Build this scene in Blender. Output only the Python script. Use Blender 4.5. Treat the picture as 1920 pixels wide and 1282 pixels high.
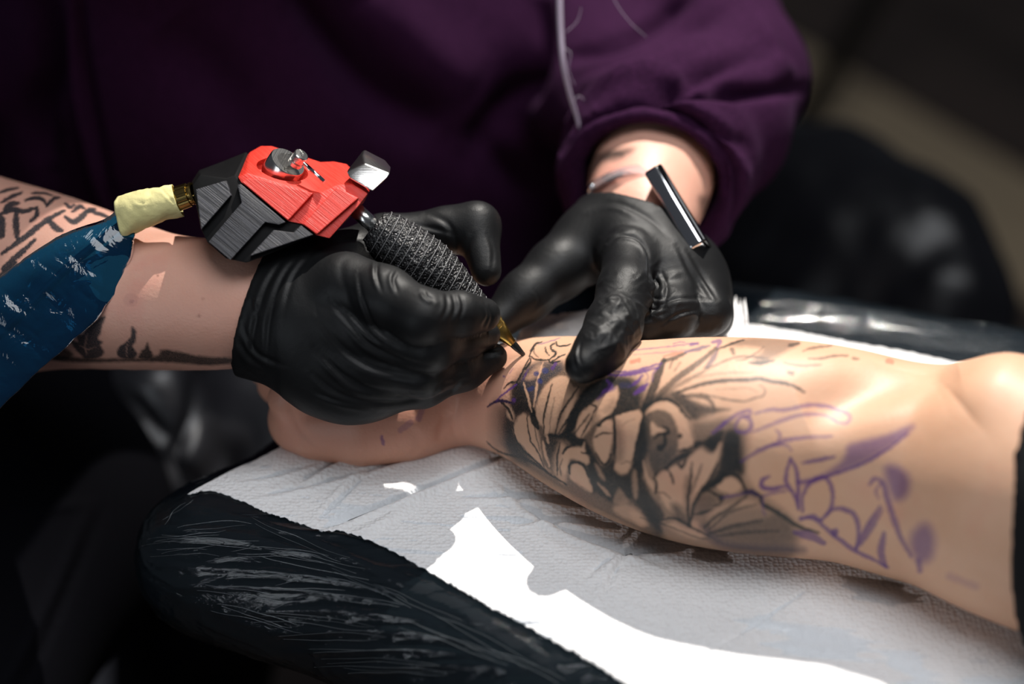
import bpy, bmesh, math, random
import numpy as np
from mathutils import Vector, Matrix

# ------------------------------------------------------------------ clean
for o in list(bpy.data.objects): bpy.data.objects.remove(o, do_unlink=True)
scene = bpy.context.scene
COL = scene.collection
random.seed(7); np.random.seed(7)

# ------------------------------------------------------------------ camera
LENS = 70.0
FP = 1920 * LENS / 36.0                      # focal length in pixels of a 1920 wide frame
TH = math.radians(35.0); SN, CS = math.sin(TH), math.cos(TH)
TABLE = 0.78                                 # height of the arm rest above the floor
HC = 0.6488                                  # camera height above the arm rest
CAM = np.array([0.0, 0.0, TABLE + HC])
FWD = np.array([0.0, CS, -SN]); UPV = np.array([0.0, SN, CS]); RGT = np.array([1.0, 0.0, 0.0])
cd = bpy.data.cameras.new('camera'); co = bpy.data.objects.new('camera', cd); COL.objects.link(co)
co.location = CAM; co.rotation_euler = (math.pi / 2 - TH, 0, 0)
cd.lens = LENS; cd.sensor_width = 36.0; cd.sensor_fit = 'HORIZONTAL'
cd.clip_start = 0.05; cd.clip_end = 50
cd.dof.use_dof = True; cd.dof.focus_distance = 0.995; cd.dof.aperture_fstop = 2.3
scene.camera = co

# ------------------------------------------------------------------ world, spot for the sun, added fill lights, exposure
w = bpy.data.worlds.new('world'); scene.world = w; w.use_nodes = True
w.node_tree.nodes['Background'].inputs[0].default_value = (0.80, 0.86, 1.0, 1)
w.node_tree.nodes['Background'].inputs[1].default_value = 0.055
sd = bpy.data.lights.new('sun_spot', 'SPOT'); so = bpy.data.objects.new('sun_spot', sd); COL.objects.link(so)  # spot standing in for the sun, its cone keeps the floor dark
sd.energy = 165; sd.shadow_soft_size = 0.008; sd.color = (1.0, 0.95, 0.88); sd.spot_size = math.radians(36); sd.spot_blend = 0.9
SUN_T = Vector((0.08, 0.80, TABLE)); SUN_D = Vector((0.13, 0.50, 0.86)).normalized()
so.location = SUN_T + SUN_D * 1.5; so.rotation_euler = SUN_D.to_track_quat('Z', 'Y').to_euler()
ad = bpy.data.lights.new('overhead_fill', 'AREA'); ao = bpy.data.objects.new('overhead_fill', ad); COL.objects.link(ao)  # added fill from above, lifts the paper and spares the torso
ad.shape = 'RECTANGLE'; ad.size = 1.1; ad.size_y = 0.9; ad.energy = 18.5; ad.color = (0.95, 0.97, 1.0)
ao.location = (0.25, 0.45, TABLE + 1.7)
ao.rotation_euler = (Vector(ao.location) - Vector((0.0, 0.8, TABLE))).to_track_quat('Z', 'Y').to_euler()
wd2 = bpy.data.lights.new('side_fill', 'AREA'); wo2 = bpy.data.objects.new('side_fill', wd2); COL.objects.link(wo2)  # added fill behind the camera, for reflections in film and gloves
wd2.shape = 'RECTANGLE'; wd2.size = 1.0; wd2.size_y = 1.3; wd2.energy = 9; wd2.color = (0.86, 0.93, 1.0)
wo2.location = (-1.5, -1.0, TABLE + 0.55); wo2.rotation_euler = (Vector(wo2.location) - Vector((0.0, 0.8, TABLE))).to_track_quat('Z', 'Y').to_euler()
scene.view_settings.view_transform = 'Standard'; scene.view_settings.look = 'None'
scene.view_settings.exposure = 0.0; scene.view_settings.gamma = 1.0
scene.view_settings.use_curve_mapping = False

# ------------------------------------------------------------------ helpers: points
def at(px, py, d):
    return CAM + d * (FWD + (px - 960) / FP * RGT - (py - 641) / FP * UPV)
def on(px, py, z=0.0):
    """point at height z above the arm rest that is seen along this direction"""
    d = (HC - z) / (SN + (py - 641) / FP * CS)
    return at(px, py, d)
def depth_on(px, py, z): return (HC - z) / (SN + (py - 641) / FP * CS)
def mm(rpx, d): return rpx * d / FP
def proj(v):
    r = np.asarray(v) - CAM
    d = r @ FWD
    return 960 + FP * (r @ RGT) / d, 641 - FP * (r @ UPV) / d, d

# ------------------------------------------------------------------ helpers: objects
def tag(o, label=None, cat=None, group=None, kind=None):
    if label: o['label'] = label
    if cat: o['category'] = cat
    if group: o['group'] = group
    if kind: o['kind'] = kind
    return o
def empty(name, loc):
    o = bpy.data.objects.new(name, None); COL.objects.link(o); o.location = Vector(loc)
    o.empty_display_size = 0.02
    return o
def link(name, me, mat, parent=None, smooth=True):
    o = bpy.data.objects.new(name, me); COL.objects.link(o)
    if mat is not None and len(me.materials) == 0: me.materials.append(mat)
    if smooth: me.shade_smooth()
    if parent is not None:
        o.parent = parent
        o.matrix_parent_inverse = Matrix.Translation(-parent_world(parent))
    return o
def parent_world(p):
    v = Vector(p.location)
    if p.parent is not None: v = Vector(p.location)      # children keep world coordinates
    return v
def mesh_np(name, V, Fq):
    me = bpy.data.meshes.new(name)
    me.from_pydata([tuple(map(float, v)) for v in V], [], [tuple(int(i) for i in f) for f in Fq]) if len(V) < 4000 else fast_mesh(me, V, Fq)
    me.update()
    return me
def fast_mesh(me, V, Fq):
    V = np.asarray(V, np.float32); Fq = np.asarray(Fq, np.int32)
    n, k = Fq.shape
    me.vertices.add(len(V)); me.vertices.foreach_set('co', V.ravel())
    me.loops.add(n * k); me.loops.foreach_set('vertex_index', Fq.ravel())
    me.polygons.add(n)
    me.polygons.foreach_set('loop_start', np.arange(0, n * k, k, dtype=np.int32))
    me.update(calc_edges=True); me.validate()
def verts(me):
    a = np.empty(len(me.vertices) * 3, np.float32); me.vertices.foreach_get('co', a); return a.reshape(-1, 3).astype(np.float64)
def set_verts(me, V):
    me.vertices.foreach_set('co', np.asarray(V, np.float32).ravel()); me.update()
def normals(me):
    a = np.empty(len(me.vertices) * 3, np.float32); me.vertex_normals.foreach_get('vector', a); return a.reshape(-1, 3).astype(np.float64)
def subdivide(me, lv=1):
    """split every quad in four and relax"""
    V = verts(me); Q = np.empty(len(me.polygons) * 4, np.int32); me.loops.foreach_get('vertex_index', Q); Q = Q.reshape(-1, 4).astype(np.int64)
    for _ in range(lv):
        n = len(V); A = Q; Bq = np.roll(Q, -1, 1); key = np.minimum(A, Bq) * n + np.maximum(A, Bq)
        uq, inv = np.unique(key.ravel(), return_inverse=True); inv = inv.reshape(-1, 4)
        E = (V[uq // n] + V[uq % n]) / 2; Fc = V[Q].mean(1); eo = n; fo = n + len(E)
        E = E * 0.5 + 0.5 * (np.stack([np.bincount(inv.ravel(), np.repeat(Fc[:, i], 4), len(uq)) for i in range(3)], 1) / np.bincount(inv.ravel(), minlength=len(uq))[:, None])
        V = np.vstack([lap(V, Q, 0.35), E, Fc]); e = inv + eo; f = np.arange(len(Q)) + fo
        Q = np.concatenate([np.stack([A[:, i], e[:, i], f, e[:, i - 1]], 1) for i in range(4)])
    m2 = bpy.data.meshes.new(me.name); fast_mesh(m2, V, Q); return m2
def set_attr(me, name, rgba):
    a = me.attributes.new(name, 'FLOAT_COLOR', 'POINT')
    a.data.foreach_set('color', np.asarray(rgba, np.float32).ravel())

# ------------------------------------------------------------------ helpers: noise
def _h(i, j, k):
    n = (i * 374761393 + j * 668265263 + k * 1274126177) & 0xffffffff
    n = ((n ^ (n >> 13)) * 1274126177) & 0xffffffff
    return ((n ^ (n >> 16)) & 0xffff) / 65535.0 * 2 - 1
def vnoise(P, s):
    Q = np.asarray(P) * s; I = np.floor(Q).astype(np.int64); f = Q - I; f = f * f * (3 - 2 * f)
    r = 0
    for a in (0, 1):
        for b in (0, 1):
            for c in (0, 1):
                wgt = (f[:, 0] if a else 1 - f[:, 0]) * (f[:, 1] if b else 1 - f[:, 1]) * (f[:, 2] if c else 1 - f[:, 2])
                r = r + wgt * _h(I[:, 0] + a, I[:, 1] + b, I[:, 2] + c)
    return r

# ------------------------------------------------------------------ helpers: smooth bodies from tapered limbs
def smin(a, b, k):
    h = np.maximum(k - np.abs(a - b), 0) / k
    return np.minimum(a, b) - h * h * k * 0.25
def fine(pts, n=4):
    P = spline(np.array(pts, float), n); return [tuple(q) for q in P]
def limb(pts):
    """[(px,py,d,rpx), ...] -> tapered segments in metres"""
    P = [(at(x, y, d), mm(r, d)) for x, y, d, r in pts]
    return [(P[i][0], P[i + 1][0], P[i][1], P[i + 1][1]) for i in range(len(P) - 1)]
def seg_d(X, s):
    a, b, ra, rb = s; ba = b - a; L = ba @ ba + 1e-12
    pa = X - a.astype(np.float32); ba = ba.astype(np.float32); t = np.clip((pa @ ba) / np.float32(L), 0, 1)
    q = pa - t[..., None] * ba
    return np.sqrt(np.einsum('...i,...i->...', q, q)) - (np.float32(ra) + t * np.float32(rb - ra))
def grid_for(segs, h, pad):
    lo = np.min([np.minimum(s[0] - s[2], s[1] - s[3]) for s in segs], 0) - pad
    hi = np.max([np.maximum(s[0] + s[2], s[1] + s[3]) for s in segs], 0) + pad
    n = np.ceil((hi - lo) / h).astype(int) + 1
    return lo, n
class Body:
    def __init__(self, segs, h, pad=0.012):
        self.h = h; self.lo, self.n = grid_for(segs, h, pad); self.D = np.full(self.n, 1.0, np.float32)
    def _sl(self, lo, hi):
        a = np.clip(np.floor((lo - self.lo) / self.h).astype(int), 0, self.n)
        b = np.clip(np.ceil((hi - self.lo) / self.h).astype(int) + 1, 0, self.n)
        return tuple(slice(int(i), int(j)) for i, j in zip(a, b))
    def _X(self, sl):
        ax = [(self.lo[i] + self.h * np.arange(sl[i].start, sl[i].stop)).astype(np.float32) for i in range(3)]
        return np.stack(np.meshgrid(*ax, indexing='ij'), -1)
    def add(self, segs, k=0.008):
        for s in segs:
            p = k + 3 * self.h
            sl = self._sl(np.minimum(s[0] - s[2], s[1] - s[3]) - p, np.maximum(s[0] + s[2], s[1] + s[3]) + p)
            if min(q.stop - q.start for q in sl) <= 0: continue
            self.D[sl] = smin(self.D[sl], seg_d(self._X(sl), s), k)
        return self
    def torus(self, c, axis, R, r, k=0.01):
        axis = axis / np.linalg.norm(axis); p = R + r + k + 3 * self.h
        sl = self._sl(c - p, c + p); X = self._X(sl) - c
        y = X @ axis; q = np.sqrt(np.maximum((X * X).sum(-1) - y * y, 0)) - R
        self.D[sl] = smin(self.D[sl], np.sqrt(q * q + y * y) - r, k)
    def sub(self, segs, k=0.004):
        for s in segs:
            p = k + 3 * self.h
            sl = self._sl(np.minimum(s[0] - s[2], s[1] - s[3]) - p, np.maximum(s[0] + s[2], s[1] + s[3]) + p)
            self.D[sl] = -smin(-self.D[sl], seg_d(self._X(sl), s), k)
    def clip(self, p, nrm):
        X = self._X(tuple(slice(0, int(m)) for m in self.n)); nrm = nrm / np.linalg.norm(nrm)
        self.D = np.maximum(self.D, (X - p) @ nrm)
    def branch(self, chains, k_in=0.006, k_palm=0.010, k_between=0.0008):
        """separate limbs (fingers) that blend into the body but hardly into each other"""
        D0 = self.D.copy()
        for segs in chains:
            p = k_palm + 3 * self.h
            lo = np.min([np.minimum(s[0] - s[2], s[1] - s[3]) for s in segs], 0) - p; hi = np.max([np.maximum(s[0] + s[2], s[1] + s[3]) for s in segs], 0) + p
            sl = self._sl(lo, hi); X = self._X(sl); Dl = None
            for s in segs:
                d = seg_d(X, s); Dl = d if Dl is None else smin(Dl, d, k_in)
            self.D[sl] = smin(self.D[sl], smin(D0[sl], Dl, k_palm), k_between)
    def surface(self, smooth=2):
        D = self.D; I = D < 0; n = np.array(D.shape)
        c = [I[a:n[0] - 1 + a, b:n[1] - 1 + b, e:n[2] - 1 + e] for a in (0, 1) for b in (0, 1) for e in (0, 1)]
        sm = c[0].astype(np.int8)
        for x in c[1:]: sm += x
        act = (sm > 0) & (sm < 8)
        idx = np.argwhere(act); ids = np.full(act.shape, -1, np.int64); ids[act] = np.arange(len(idx))
        acc = np.zeros((len(idx), 3)); cnt = np.zeros(len(idx))
        cor = [(a, b, e) for a in (0, 1) for b in (0, 1) for e in (0, 1)]
        for p in range(8):
            for q in range(p + 1, 8):
                if sum(abs(np.array(cor[p]) - np.array(cor[q]))) != 1: continue
                A = idx + cor[p]; B = idx + cor[q]
                va = D[A[:, 0], A[:, 1], A[:, 2]].astype(float); vb = D[B[:, 0], B[:, 1], B[:, 2]].astype(float)
                m = (va < 0) != (vb < 0); t = np.where(m, va / np.where(m, va - vb, 1), 0)
                acc += np.where(m[:, None], A + t[:, None] * (B - A), 0); cnt += m
        V = acc / cnt[:, None]
        Q = []
        for ax in range(3):
            o1, o2 = [(1, 2), (2, 0), (0, 1)][ax]
            sl0 = [slice(1, n[i] - 1) for i in range(3)]; sl1 = list(sl0)
            sl0[ax] = slice(0, n[ax] - 1); sl1[ax] = slice(1, n[ax])
            i0 = I[tuple(sl0)]; i1 = I[tuple(sl1)]
            e = np.argwhere(i0 != i1); fl = i0[e[:, 0], e[:, 1], e[:, 2]]
            base = e + np.array([s.start for s in sl0])
            def cell(da, db):
                b = base.copy(); b[:, o1] -= da; b[:, o2] -= db; return ids[b[:, 0], b[:, 1], b[:, 2]]
            q = np.stack([cell(1, 1), cell(0, 1), cell(0, 0), cell(1, 0)], 1)
            Q.append(np.where(fl[:, None], q, q[:, ::-1]))
        Q = np.concatenate(Q); Q = Q[(Q >= 0).all(1)]
        V = self.lo + V * self.h
        for it in range(smooth): V = lap(V, Q, 0.5)
        return V, Q
def lap(V, Q, f):
    n = len(V); A = np.concatenate([Q[:, 0], Q[:, 1], Q[:, 2], Q[:, 3]]); Bq = np.concatenate([Q[:, 1], Q[:, 2], Q[:, 3], Q[:, 0]])
    C = np.bincount(A, minlength=n) + np.bincount(Bq, minlength=n)
    S = np.stack([np.bincount(A, V[Bq, i], n) + np.bincount(Bq, V[A, i], n) for i in range(3)], 1)
    return V + f * (S / np.maximum(C, 1)[:, None] - V)

# ------------------------------------------------------------------ helpers: strokes on a surface (folds, ink)
def spline(pts, n=8, closed=False):
    P = np.array(pts, float)
    if len(P) < 3 and not closed: return P
    if closed: Q = np.vstack([P[-1], P, P[0], P[1]])
    else: Q = np.vstack([2 * P[0] - P[1], P, 2 * P[-1] - P[-2]])
    out = []
    for i in range(1, len(Q) - 2):
        t = np.linspace(0, 1, n, endpoint=False)[:, None]
        a, b, c, d = Q[i - 1], Q[i], Q[i + 1], Q[i + 2]
        out.append(0.5 * (2 * b + (c - a) * t + (2 * a - 5 * b + 4 * c - d) * t ** 2 + (3 * b - a - 3 * c + d) * t ** 3))
    if not closed: out.append(P[-1:])
    return np.vstack(out)
def stroke_near(X, Y, poly, w):
    """indices, signed distance and position along 0..1 for points within w of a polyline"""
    m = np.where((X > poly[:, 0].min() - w) & (X < poly[:, 0].max() + w) & (Y > poly[:, 1].min() - w) & (Y < poly[:, 1].max() + w))[0]
    if len(m) == 0: return m, None, None
    x, y = X[m], Y[m]; best = np.full(len(m), 1e9); sg = np.zeros(len(m)); tt = np.zeros(len(m))
    L = np.r_[0, np.cumsum(np.linalg.norm(np.diff(poly, axis=0), axis=1))]; L /= max(L[-1], 1e-9)
    for i in range(len(poly) - 1):
        a, b = poly[i], poly[i + 1]; ba = b - a; l2 = ba @ ba + 1e-9
        t = np.clip(((x - a[0]) * ba[0] + (y - a[1]) * ba[1]) / l2, 0, 1)
        dx = x - a[0] - t * ba[0]; dy = y - a[1] - t * ba[1]; dd = np.hypot(dx, dy); u = dd < best
        best[u] = dd[u]; sg[u] = np.sign(ba[0] * dy - ba[1] * dx)[u]; tt[u] = (L[i] + t * (L[i + 1] - L[i]))[u]
    k = best < w
    return m[k], (best * sg)[k], tt[k]
def fold(me, folds, drange=None):
    """folds: (points px, width px, amplitude mm, kind r|g|c) pushed into / out of the cloth along its normal"""
    V = verts(me); N = normals(me); X, Y, Dp = proj(V)
    face = np.clip(-(N @ FWD) * 1.6 + 0.5, 0, 1)
    disp = np.zeros(len(V))
    for f in folds:
        pts, wd, amp, kind = f[:4]
        poly = spline(pts); m, s, t = stroke_near(X, Y, poly, wd * 2.6)
        if len(m) == 0: continue
        q = s / wd; env = np.clip(np.sin(np.pi * np.clip(t, 0.02, 0.98)), 0, 1) ** 0.6
        if kind == 'r': p = np.exp(-q * q)
        elif kind == 'g': p = -np.exp(-q * q)
        else: p = -np.exp(-(q * 1.6) ** 2) + 0.8 * np.exp(-((q - 1.1) * 1.3) ** 2)
        disp[m] += amp * 1e-3 * p * env
    set_verts(me, V + N * (disp * face)[:, None])
    return me
def inpoly(x, y, P):
    r = np.zeros(len(x), bool); n = len(P); j = n - 1
    for i in range(n):
        c = ((P[i][1] > y) != (P[j][1] > y)) & (x < (P[j][0] - P[i][0]) * (y - P[i][1]) / (P[j][1] - P[i][1] + 1e-12) + P[i][0])
        r ^= c; j = i
    return r

# ------------------------------------------------------------------ helpers: hard shapes
def frame_of(a):
    a = a / np.linalg.norm(a); t = np.array([0, 0, 1.0]) if abs(a[2]) < 0.9 else np.array([1.0, 0, 0])
    u = np.cross(a, t); u /= np.linalg.norm(u); return u, np.cross(a, u)
def tube(path, radii, seg=16, cap=True, closed=False):
    P = np.array(path, float); n = len(P); R = np.broadcast_to(np.array(radii, float), (n,))
    T = np.gradient(P, axis=0); T /= np.linalg.norm(T, axis=1)[:, None] + 1e-12
    u, v = frame_of(T[0]); V = []; 
    for i in range(n):
        u = u - (u @ T[i]) * T[i]; u /= np.linalg.norm(u); v = np.cross(T[i], u)
        for k in range(seg):
            a = 2 * math.pi * k / seg; V.append(P[i] + R[i] * (math.cos(a) * u + math.sin(a) * v))
    Fq = [(i * seg + k, i * seg + (k + 1) % seg, (i + 1) * seg + (k + 1) % seg, (i + 1) * seg + k) for i in range(n - 1) for k in range(seg)]
    if cap:
        Fq = [f for f in Fq]; Fq.append(tuple(range(seg))[::-1]); Fq.append(tuple((n - 1) * seg + k for k in range(seg)))
    return np.array(V), Fq
def poly_mesh(name, V, Fs):
    me = bpy.data.meshes.new(name); me.from_pydata([tuple(map(float, v)) for v in V], [], [tuple(map(int, f)) for f in Fs]); me.update(); return me
def recalc(me):
    bm = bmesh.new(); bm.from_mesh(me); bmesh.ops.recalc_face_normals(bm, faces=bm.faces); bm.to_mesh(me); bm.free(); return me
def bevel(me, w, seg=2, angle=0.4):
    bm = bmesh.new(); bm.from_mesh(me); bmesh.ops.recalc_face_normals(bm, faces=bm.faces)
    ed = [e for e in bm.edges if len(e.link_faces) == 2 and e.calc_face_angle(0) > angle]
    bmesh.ops.bevel(bm, geom=ed, offset=w, segments=seg, profile=0.6, affect='EDGES', clamp_overlap=True)
    bm.to_mesh(me); bm.free(); return me
def slab(pts, back, name='slab', bev=0.0006):
    """closed solid: a polygon seen from the front, pushed back along a vector"""
    n = len(pts); P = [np.array(p) for p in pts]; B = [p + back for p in P]
    V = P + B
    Fs = [tuple(range(n)), tuple(range(2 * n - 1, n - 1, -1))] + [(i, i + n, (i + 1) % n + n, (i + 1) % n) for i in range(n)]
    me = recalc(poly_mesh(name, V, Fs))
    return bevel(me, bev, 2) if bev else me
def join(parts):
    V = []; Fs = []; o = 0
    for v, f in parts:
        V += list(v); Fs += [tuple(i + o for i in q) for q in f]; o += len(v)
    return V, Fs

# ------------------------------------------------------------------ materials
def mat(name, base=(0.5, 0.5, 0.5), rough=0.5, metal=0.0, spec=0.5, **kw):
    m = bpy.data.materials.new(name); m.use_nodes = True
    b = m.node_tree.nodes['Principled BSDF']
    b.inputs['Base Color'].default_value = (*base, 1); b.inputs['Roughness'].default_value = rough
    b.inputs['Metallic'].default_value = metal; b.inputs['Specular IOR Level'].default_value = spec
    for k, v in kw.items(): b.inputs[k.replace('_', ' ')].default_value = v
    return m
def nd(m, t, **kw):
    n = m.node_tree.nodes.new(t)
    for k, v in kw.items():
        if k in n.inputs: n.inputs[k].default_value = v
        else: setattr(n, k, v)
    return n
def lk(m, a, b): m.node_tree.links.new(a, b)
def bsdf(m): return m.node_tree.nodes['Principled BSDF']
def coords(m, scale=(1, 1, 1), rot=(0, 0, 0)):
    c = nd(m, 'ShaderNodeTexCoord'); mp = nd(m, 'ShaderNodeMapping'); lk(m, c.outputs['Object'], mp.inputs[0])
    mp.inputs['Scale'].default_value = scale; mp.inputs['Rotation'].default_value = rot
    return mp.outputs[0]
def noise(m, scale, detail=3, vec=None, rough=0.5, dist=0.0):
    n = nd(m, 'ShaderNodeTexNoise'); n.inputs['Scale'].default_value = scale; n.inputs['Detail'].default_value = detail
    n.inputs['Roughness'].default_value = rough; n.inputs['Distortion'].default_value = dist
    if vec is None: vec = coords(m)
    lk(m, vec, n.inputs['Vector']); return n.outputs[0]
def ramp(m, fac, stops):
    r = nd(m, 'ShaderNodeValToRGB'); e = r.color_ramp.elements
    while len(e) < len(stops): e.new(0.5)
    for i, (p, c) in enumerate(stops):
        e[i].position = p; e[i].color = (*c, 1) if len(c) == 3 else c
    lk(m, fac, r.inputs[0]); return r.outputs[0]
def bump(m, h, strength=0.3, dist=0.001, prev=None):
    b = nd(m, 'ShaderNodeBump'); b.inputs['Strength'].default_value = strength; b.inputs['Distance'].default_value = dist
    lk(m, h, b.inputs['Height'])
    if prev is not None: lk(m, prev, b.inputs['Normal'])
    return b.outputs[0]
def set_n(m, n): lk(m, n, bsdf(m).inputs['Normal'])
def mixc(m, fac, a, b):
    x = nd(m, 'ShaderNodeMix'); x.data_type = 'RGBA'
    if hasattr(fac, 'links'): lk(m, fac, x.inputs[0])
    else: x.inputs[0].default_value = fac
    for s, v in ((6, a), (7, b)):
        if hasattr(v, 'links'): lk(m, v, x.inputs[s])
        else: x.inputs[s].default_value = (*v, 1)
    return x.outputs[2]

def make_skin(name, a, b, c, ink=True, sss=0.12):
    m = mat(name, a, 0.48, spec=0.42)
    col = ramp(m, noise(m, 28, 4), [(0.3, a), (0.55, b), (0.75, c)])
    fine = noise(m, 900, 2)
    col = mixc(m, nd_val(m, fine, 0.10), col, tuple(x * 0.72 for x in c))
    if ink:
        at_ = nd(m, 'ShaderNodeAttribute', attribute_name='ink')
        st = noise(m, 2600, 1)
        mp = nd(m, 'ShaderNodeMath', operation='MULTIPLY_ADD'); lk(m, st, mp.inputs[0]); mp.inputs[1].default_value = 0.9; mp.inputs[2].default_value = 0.62
        al = nd(m, 'ShaderNodeMath', operation='MULTIPLY', use_clamp=True); lk(m, at_.outputs['Alpha'], al.inputs[0]); lk(m, mp.outputs[0], al.inputs[1])
        col = mixc(m, al.outputs[0], col, at_.outputs['Color'])
    bs = bsdf(m); lk(m, col, bs.inputs['Base Color'])
    bs.inputs['Subsurface Weight'].default_value = sss; bs.inputs['Subsurface Radius'].default_value = (1.0, 0.35, 0.2); bs.inputs['Subsurface Scale'].default_value = 0.0018
    set_n(m, bump(m, noise(m, 700, 3), 0.25, 0.0006, bump(m, noise(m, 60, 3), 0.15, 0.002)))
    return m
def nd_val(m, sock, k):
    x = nd(m, 'ShaderNodeMath', operation='MULTIPLY'); lk(m, sock, x.inputs[0]); x.inputs[1].default_value = k; return x.outputs[0]

M = {}
M['skin_client'] = make_skin('skin_client', (0.57, 0.325, 0.205), (0.61, 0.365, 0.24), (0.60, 0.315, 0.21))
M['skin_artist'] = make_skin('skin_artist', (0.64, 0.335, 0.25), (0.67, 0.37, 0.28), (0.65, 0.305, 0.235))

g = M['glove'] = mat('glove_nitrile', (0.005, 0.0053, 0.006), 0.5, spec=0.26)
lk(g, ramp(g, noise(g, 35, 4), [(0.3, (0.45, 0.45, 0.45)), (0.7, (0.56, 0.56, 0.56))]), bsdf(g).inputs['Roughness'])
set_n(g, bump(g, noise(g, 1500, 2), 0.2, 0.0004, bump(g, noise(g, 1.0, 3, coords(g, (70, 70, 25), (0.3, 0.6, 0.2)), 0.5, 1.0), 0.14, 0.0018)))

p = M['purple'] = mat('purple_fleece', (0.055, 0.014, 0.062), 0.9, spec=0.06)
lk(p, ramp(p, noise(p, 420, 4), [(0.3, (0.016, 0.0036, 0.0165)), (0.7, (0.030, 0.0070, 0.0295))]), bsdf(p).inputs['Base Color'])
bsdf(p).inputs['Sheen Weight'].default_value = 0.03; bsdf(p).inputs['Sheen Tint'].default_value = (0.5, 0.25, 0.55, 1)
set_n(p, bump(p, noise(p, 900, 3), 0.5, 0.0008, bump(p, noise(p, 30, 3), 0.25, 0.004)))

M['denim'] = mat('black_denim', (0.0025, 0.0025, 0.004), 0.9, spec=0.06)
set_n(M['denim'], bump(M['denim'], noise(M['denim'], 900, 2), 0.5, 0.0008))
M['black_vinyl'] = mat('black_vinyl', (0.006, 0.006, 0.008), 0.36, spec=0.35)
set_n(M['black_vinyl'], bump(M['black_vinyl'], noise(M['black_vinyl'], 25, 4), 0.3, 0.006))
M['cushion'] = mat('cushion_black', (0.003, 0.004, 0.006), 0.6, spec=0.1)
M['apron'] = mat('apron_black', (0.02, 0.02, 0.024), 0.42, spec=0.8)
M['black_cloth'] = mat('black_cloth', (0.006, 0.006, 0.007), 0.9, spec=0.2)

def paper_mat(name, tint):
    m = mat(name, tint, 0.9, spec=0.2)
    uv = nd(m, 'ShaderNodeUVMap'); uv.uv_map = 'UVMap'
    vo = nd(m, 'ShaderNodeTexVoronoi', Scale=1.0); mp = nd(m, 'ShaderNodeMapping'); lk(m, uv.outputs[0], mp.inputs[0]); mp.inputs['Scale'].default_value = (430, 430, 1)
    vo.inputs['Randomness'].default_value = 0.55; lk(m, mp.outputs[0], vo.inputs['Vector'])
    set_n(m, bump(m, vo.outputs['Distance'], 0.9, 0.0011, bump(m, noise(m, 120, 3), 0.4, 0.0014)))
    bsdf(m).inputs['Subsurface Weight'].default_value = 0.0
    return m
M['paper'] = paper_mat('paper_towel', (0.86, 0.85, 0.85))

def film_mat(name, tint, gloss=0.12, bstr=0.5, scale=(10, 60, 60), rot=(0, 0, 0.5), alpha=0.1, diff=(0.25, 0.3, 0.33), ridged_=False):
    m = bpy.data.materials.new(name); m.use_nodes = True; nt = m.node_tree; nt.nodes.clear()
    out = nd(m, 'ShaderNodeOutputMaterial'); tr = nd(m, 'ShaderNodeBsdfTransparent'); tr.inputs[0].default_value = (*tint, 1)
    pb = nd(m, 'ShaderNodeBsdfPrincipled'); pb.name = 'Principled BSDF'
    pb.inputs['Base Color'].default_value = (*diff, 1); pb.inputs['Roughness'].default_value = gloss; pb.inputs['Specular IOR Level'].default_value = 0.5
    gl = nd(m, 'ShaderNodeBsdfGlossy'); gl.inputs['Roughness'].default_value = gloss
    c = coords(m, scale, rot)
    nz_ = noise(m, 1.0, 4, c, 0.6, 0.5)
    b1 = bump(m, nz_, bstr, 0.003)
    if ridged_: b1 = bump(m, noise(m, 1.0, 3, coords(m, (25, 900, 900), rot), 0.6, 0.8), 0.18, 0.0009, b1)
    lk(m, b1, gl.inputs['Normal']); lk(m, b1, pb.inputs['Normal'])
    fr = nd(m, 'ShaderNodeFresnel'); fr.inputs[0].default_value = 1.55; lk(m, b1, fr.inputs['Normal'])
    ms = nd(m, 'ShaderNodeMixShader'); ms.inputs[0].default_value = alpha; lk(m, tr.outputs[0], ms.inputs[1]); lk(m, pb.outputs[0], ms.inputs[2])
    ms2 = nd(m, 'ShaderNodeMixShader'); lk(m, fr.outputs[0], ms2.inputs[0]); lk(m, ms.outputs[0], ms2.inputs[1]); lk(m, gl.outputs[0], ms2.inputs[2])
    lk(m, ms2.outputs[0], out.inputs[0]); return m
M['cling'] = film_mat('cling_film', (0.93, 0.95, 0.97), 0.04, 0.36, (9, 110, 110), (0, 0, 0.12), 0.022, (0.16, 0.28, 0.36), ridged_=True)
M['crease'] = film_mat('film_crease', (0.9, 0.93, 0.95), 0.12, 0.0, (1, 1, 1), (0, 0, 0), 0.16, (0.33, 0.37, 0.40))
M['blue_film'] = film_mat('blue_film', (0.10, 0.37, 0.56), 0.06, 0.35, (70, 45, 70), (0.3, 0.5, 0.8), 0.20, (0.003, 0.07, 0.17))
M['clear'] = film_mat('clear_strap', (0.95, 0.90, 0.92), 0.08, 0.1, (20, 20, 20), (0, 0, 0), 0.25, (0.8, 0.7, 0.72))

def print_mat(name, c0, c1, rough):
    m = mat(name, c0, rough, spec=0.4)
    tc = nd(m, 'ShaderNodeTexCoord'); cb = nd(m, 'ShaderNodeCombineXYZ')
    for i, (vec, sc) in enumerate(((RGT * 0.62 + UPV * 0.78, 2600), (RGT * 0.78 - UPV * 0.62, 30), (FWD, 60))):
        dp = nd(m, 'ShaderNodeVectorMath', operation='DOT_PRODUCT'); lk(m, tc.outputs['Object'], dp.inputs[0]); dp.inputs[1].default_value = tuple(vec * sc); lk(m, dp.outputs['Value'], cb.inputs[i])
    n = noise(m, 1.0, 2, cb.outputs[0]); lk(m, ramp(m, n, [(0.35, c0), (0.65, c1)]), bsdf(m).inputs['Base Color'])
    set_n(m, bump(m, n, 0.6, 0.0005)); return m
M['red'] = print_mat('red_plastic', (0.62, 0.030, 0.018), (0.72, 0.045, 0.028), 0.45)
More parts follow.
